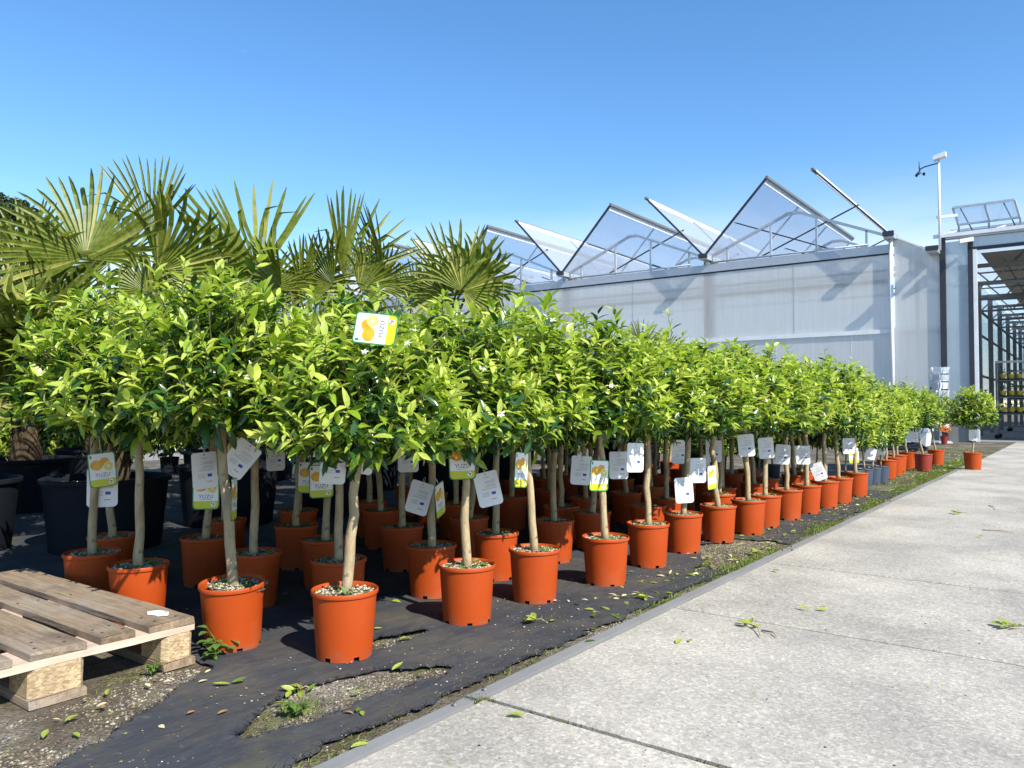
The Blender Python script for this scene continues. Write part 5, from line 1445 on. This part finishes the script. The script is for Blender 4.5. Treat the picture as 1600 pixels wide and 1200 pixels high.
# =================================================================== LITTER AND WEEDS
def fallen(px, py, label, group, mat, s=.06, rot=None, z=.006, shape=None):
    p = G(px, py, z); rng = random.Random(int(px * 7 + py))
    mb = MB(); v, f = leaf_verts(1, rng.uniform(.34, .46), rng.uniform(.3, .7), rng.uniform(-.25, .15)); mb.add(v, f)
    o = mb.obj('fallen_leaf', M(mat), smooth=True)
    o.location = (p.x, p.y, p.z + .004); o.scale = (s,) * 3
    o.rotation_euler = (rng.uniform(-.1, .25), rng.uniform(-.35, .35), rot if rot is not None else rng.uniform(0, 6.28))
    return tag(o, label, 'fallen leaf', group)
LG = [
 ('green citrus leaf lying on the black cloth around the nearest pots', 'green leaves on the cloth near the front pots', 'fallen_green', [(598, 983), (565, 1113), (650, 1053), (925, 963), (935, 986), (1005, 912), (612, 940), (575, 925), (360, 1070), (860, 972)]),
 ('dark green leaf lying on the black cloth among the litter', 'dark green leaves on the cloth', 'fallen_dark', [(563, 1108), (930, 1003), (362, 1068), (745, 932), (480, 1082)]),
 ('fresh green leaf lying on the bare gravel of a torn patch', 'green leaves on the torn patches', 'fallen_green', [(612, 1049), (470, 1080), (447, 1092), (550, 1085), (625, 1000), (570, 1162), (548, 1170), (455, 1100)]),
 ('curled brown leaf lying near the bottom edge of the cloth', 'brown leaves at the front', 'fallen_brown', [(340, 1118), (305, 1113), (470, 1080), (552, 1118), (250, 1062), (165, 1105)]),
 ('cream coloured leaf lying on the soil before the pallet', 'cream leaves on the soil', 'fallen_cream', [(140, 1092), (150, 1106), (82, 1126), (310, 1068), (248, 1136), (255, 1068), (235, 1075), (320, 1053)]),
 ('single green leaf lying flat on the soil before the pallet', 'green leaves on the soil', 'fallen_green', [(67, 1156), (115, 1147), (166, 1088), (125, 1120)]),
 ('yellow green leaf lying on the concrete paving', 'leaves on the paving', 'fallen_green', [(1294, 954), (1262, 954), (1064, 1000), (1290, 950), (1080, 1000), (1543, 780), (1490, 802), (1500, 798), (820, 1121), (1207, 892), (1330, 730), (1585, 738), (1536, 840)]),
]
for lab, grp, mat, pts in LG:
    for qi, (x, y) in enumerate(sorted(pts)):
        fallen(x, y, lab + ', %s from the left' % ORD[qi + 1], grp, mat, RNG.uniform(.030, .050) * (.62 if mat in ('fallen_cream', 'fallen_brown') else 1), z=.010 if 'paving' in lab else .004)
# leaf clumps with several leaves on a broken twig
def sprig(px, py, label, n, mat, stem=.14, z=.008, rz=0, s=.043, name='fallen_sprig'):
    p = G(px, py, z); e = empty(name, p, rz, label, 'fallen sprig', 'broken green sprigs on the ground'); rng = random.Random(px)
    mb = MB(); mb.tube([(0, 0, .006), (stem * .5, .01, .012), (stem, -.008, .003)], [.0028, .0022, .0016], 5); mb.obj('stem', M('bark'), e, True)
    for k in range(n):
        u = -.1 + .5 * k / n; mb = MB(); mb.add(*leaf_verts(1, .42, .4, rng.uniform(-.1, .3)))
        a = (1 if k % 2 else -1) * rng.uniform(.4, 1.3) + PI / 2
        mb.obj('leaf', M(mat), e, True, loc=(stem * u, 0, .006 + .004 * (k % 3)), rot=(rng.uniform(0, .5), rng.uniform(-.5, .5), a), scale=s * rng.uniform(.8, 1.25))
sprig(1168, 976, 'green leafy sprig with a bare stem lying across a paving joint', 7, 'fallen_green', .16, .010, -.9)
sprig(1575, 981, 'long leafy sprig at the right edge of the paving', 8, 'fallen_green', .12, .010, .2, .045)
sprig(832, 972, 'bright clump of loose citrus leaves on the cloth right of the second front pot', 8, 'fallen_green', .06, .004, .4)
sprig(1008, 938, 'fresh leaf clump between the fourth front pot and the metal edging', 7, 'fallen_green', .05, .004, 1.4)
sprig(1180, 866, 'leafy clump in the weeds beside the seventh front pot', 8, 'fallen_green', .06, .004, .3)
sprig(1098, 886, 'loose leaf clump in front of the sixth front pot', 7, 'fallen_green', .05, .004, 2.)
sprig(1495, 803, 'scattered small sprig far along the paving', 6, 'fallen_green', .1, .010, .2, .05)
sprig(465, 1083, 'upright fresh sprig growing at the left end of the large cloth tear', 5, 'fallen_green', .05, -.004, 1.2, .05)
# twigs on the paving
for i, (a, b_) in enumerate([((1535, 828), (1585, 833)), ((1190, 985), (1214, 996)), ((1545, 790), (1555, 796))]):
    p, q = G(*a, .012), G(*b_, .012); mb = MB(); mb.tube([p, p.lerp(q, .5) + Vector((.012, .01, .006)), q], [.003, .0025, .0015], 5)
    tag(mb.obj('twig', M('bark'), smooth=True), ['thin dry twig lying far out on the paving', 'short dark twig end beside the leafy sprig on the joint', 'tiny curled twig far along the paving'][i], 'twig')

# nettle-like weed beside the leaning pot
def weed(px, py, label, seed, h=.075, stems=5, z=0.0):
    p = G(px, py, z); e = empty('weed_plant', p, 0, label, 'weed', None); rng = random.Random(seed)
    for s in range(stems):
        a = rng.uniform(0, 6.28); top = Vector((math.cos(a) * h * .55, math.sin(a) * h * .55, h * rng.uniform(.5, 1.0)))
        mb = MB(); mb.tube([(0, 0, -.01), top * .5 + Vector((0, 0, .01)), top], [.002, .0018, .001], 5); mb.obj('stem', M('weed_leaf'), e, True)
        for k in range(5):
            u = .35 + .65 * k / 4; d = Vector((math.cos(a + (1.3 if k % 2 else -1.3) * (k < 4)), math.sin(a + (1.3 if k % 2 else -1.3) * (k < 4)), rng.uniform(-.1, .35)))
            mb = MB(); mb.add(*leaf_verts(1, .66, .3, .25)); o = mb.obj('leaf', M('weed_leaf'), e, True)
            mt = frame(d, Vector((0, 0, 1))).to_4x4(); mt.translation = top * u; o.matrix_local = mt @ Matrix.Scale(h * rng.uniform(.35, .55), 4)
    return e
weed(345, 1022, 'small nettle-like weed at the foot of the leaning pot beside the pallet', 3, .085, 6)
weed(328, 1030, 'low green weed between pallet block and leaning pot', 4, .05, 4)
weed(465, 1118, 'bright small weed at the lower left of the large cloth tear', 5, .045, 6)
weed(240, 1052, 'small weed under the corner of the pallet', 6, .035, 4)

# grass and moss: one mass
def tufts(name, spots, mat, seed, parent=None):
    rng = random.Random(seed); mb = MB()
    for (c, n, rad, h) in spots:
        for _ in range(n):
            p = Vector((c[0] + rng.gauss(0, rad), c[1] + rng.gauss(0, rad * 1.3), c[2]))
            d = Vector((rng.gauss(0, .7), rng.gauss(0, .7), rng.uniform(.4, 1.2))).normalized() * h * rng.uniform(.4, 1.2); w = Vector((-d.y, d.x, 0.01)).normalized() * h * rng.uniform(.05, .11)
            m = p + d * .55; e = p + d + Vector((d.x, d.y, -abs(d.z) * .5)) * .35
            mb.add([p - w, p + w, m + w * .8, m - w * .8, e], [(0, 1, 2, 3), (3, 2, 4)])
    return tag(mb.obj(name, M(mat), parent), 'patchy short grass and weeds along the edging and in the cloth tears', 'grass', None, 'stuff')
sp = []
rg = random.Random(12)
y = 1.0
while y < 14.5:                                                     # verge along the metal strip
    dens = max(0.05, noise.noise((y * 1.4, 3, 3)) + .35) * (1 + .25 * max(0, y - 3))
    sp.append(((EDGE_X - .085 - abs(rg.gauss(0, .02)) * (1 + .25 * max(0, y - 4)), y, -.006), int((30 if y < 2.6 else 75) * dens), .020 + .012 * max(0, y - 4) * .6, .022 if y < 2.6 else .03))
    y += .045
for (px, py, n, rad, h) in [(470, 1112, 90, .03, .03), (500, 1105, 70, .04, .016), (560, 1085, 90, .05, .015), (640, 1060, 50, .03, .014), (650, 997, 50, .025, .016), (860, 968, 70, .025, .022), (1085, 890, 120, .05, .022),
                            (1110, 880, 120, .06, .022), (1160, 862, 150, .08, .022), (1210, 868, 150, .07, .024), (1175, 875, 120, .07, .022), (1010, 935, 70, .03, .02), (1040, 925, 60, .03, .02), (960, 968, 40, .025, .018), (1100, 900, 60, .03, .02),
                            (190, 1065, 90, .035, .018), (215, 1055, 80, .035, .02), (140, 1130, 60, .05, .012), (60, 1145, 40, .05, .012), (115, 1180, 50, .05, .014), (1270, 850, 120, .06, .02), (1300, 835, 120, .06, .02), (100, 1170, 50, .07, .012)]:
    g = G(px, py, -.008); sp.append(((g.x, g.y, -.008), n, rad, h))
for _ in range(260):                                                # weedy strip beyond the last pots
    yy_ = rg.uniform(7.3, 17); xx_ = rg.uniform(-2.1, -1.42) if yy_ < 13 else rg.uniform(-3.4, -1.45)
    sp.append(((xx_, yy_, -.012), 34, .07, .03))
tufts('grass', sp, 'grass', 2)
# moss in slab joints
sp = []
for jy in JY[4:16]:
    x = EDGE_X + .02
    while x < 1.6:
        k = noise.noise((x * 2.6, jy * 3, 5))
        if k > -.12: sp.append(((x, jy, -.006), int(46 * (k + .2)), .007, .013))
        x += .03
sp.append(((EDGE_X - .005, 1.66, .0), 160, .016, .014))
rng = random.Random(8); mb = MB()
for (c, n, rad, h) in sp:
    for _ in range(n):
        p = Vector((c[0] + rng.gauss(0, .02), c[1] + rng.gauss(0, rad), c[2])); d = Vector((rng.gauss(0, .5), rng.gauss(0, .5), 1)).normalized() * h * rng.uniform(.4, 1.3); w = Vector((rng.gauss(0, 1), rng.gauss(0, 1), 0)).normalized() * .0022
        mb.add([p - w, p + w, p + d], [(0, 1, 2)])
tag(mb.obj('joint_moss', M('moss'), paving), kind='stuff')
# pebbles, petals and crumbs
rng = random.Random(21); mb = MB()
def crumb(p, s, mi, fl=.7):
    vs = [p + Vector((x * s * rng.uniform(.6, 1.4), y_ * s * rng.uniform(.6, 1.4), z_ * s * fl)) for x, y_, z_ in ((1, 0, 0), (0, 1, 0), (-1, 0, 0), (0, -1, 0), (0.1, .1, 1))]
    mb.add(vs, [(0, 1, 4), (1, 2, 4), (2, 3, 4), (3, 0, 4)], mi)
for tpoly in TEARS + [poly_px([(0, 1200), (0, 1130), (120, 1095), (240, 1050), (320, 1040), (200, 1135), (95, 1200)])]:
    a = [p[0] for p in tpoly]; b_ = [p[1] for p in tpoly]; area = (max(a) - min(a)) * (max(b_) - min(b_))
    for _ in range(int(min(3500, area * 9000))):
        p = (rng.uniform(min(a), max(a)), rng.uniform(min(b_), max(b_)))
        if inside(p, tpoly): crumb(Vector((p[0], p[1], -.006)), rng.choice((.002, .003, .0035, .005)), rng.choice((0, 0, 2, 2, 2, 1)))
for _ in range(1500):                                              # litter on the cloth
    y = 0.75 + 7 * rng.random() ** 1.5; x = -1.43 - abs(rng.gauss(0, .33))
    crumb(Vector((x, y, .004)), rng.uniform(.0012, .0042), rng.choice((0, 1, 2, 2, 4, 3)), .35)
for _ in range(520):                                               # crumbs on the slabs
    y = 1.2 + 11 * rng.random() ** 1.4; x = EDGE_X + .02 + abs(rng.gauss(0, 1.0))
    crumb(Vector((x, y, .0085)), rng.uniform(.0012, .0042), rng.choice((2, 2, 4, 5, 5)), .5)
tag(mb.obj('gravel_litter', [M('pebble'), M('grit_pale'), M('grit_brown'), M('petal'), M('fallen_green'), M('frayed')]), 'loose gravel, petals and leaf crumbs scattered over the ground', 'gravel', None, 'stuff')
rng = random.Random(31); mb = MB(); v, f = LEAF_SHAPES[2]
for _ in range(700):                                               # leaf scraps along the verge, too many to count
    y = 2.6 + 12 * rng.random() ** 1.1; x = -1.45 - abs(rng.gauss(0, .10 + .02 * y))
    R = frame(Vector((rng.gauss(0, 1), rng.gauss(0, 1), .1)), Vector((rng.gauss(0, .3), rng.gauss(0, .3), 1))); s = rng.uniform(.018, .045)
    mb.add([R @ (Vector(q) * s) + Vector((x, y, .008)) for q in v], f, rng.choice((0, 0, 1, 2)))
tag(mb.obj('leaf_litter', [M('fallen_green'), M('fallen_cream'), M('fallen_dark')]), 'scattered pale green leaf litter along the weedy edge of the cloth', 'leaf litter', None, 'stuff')
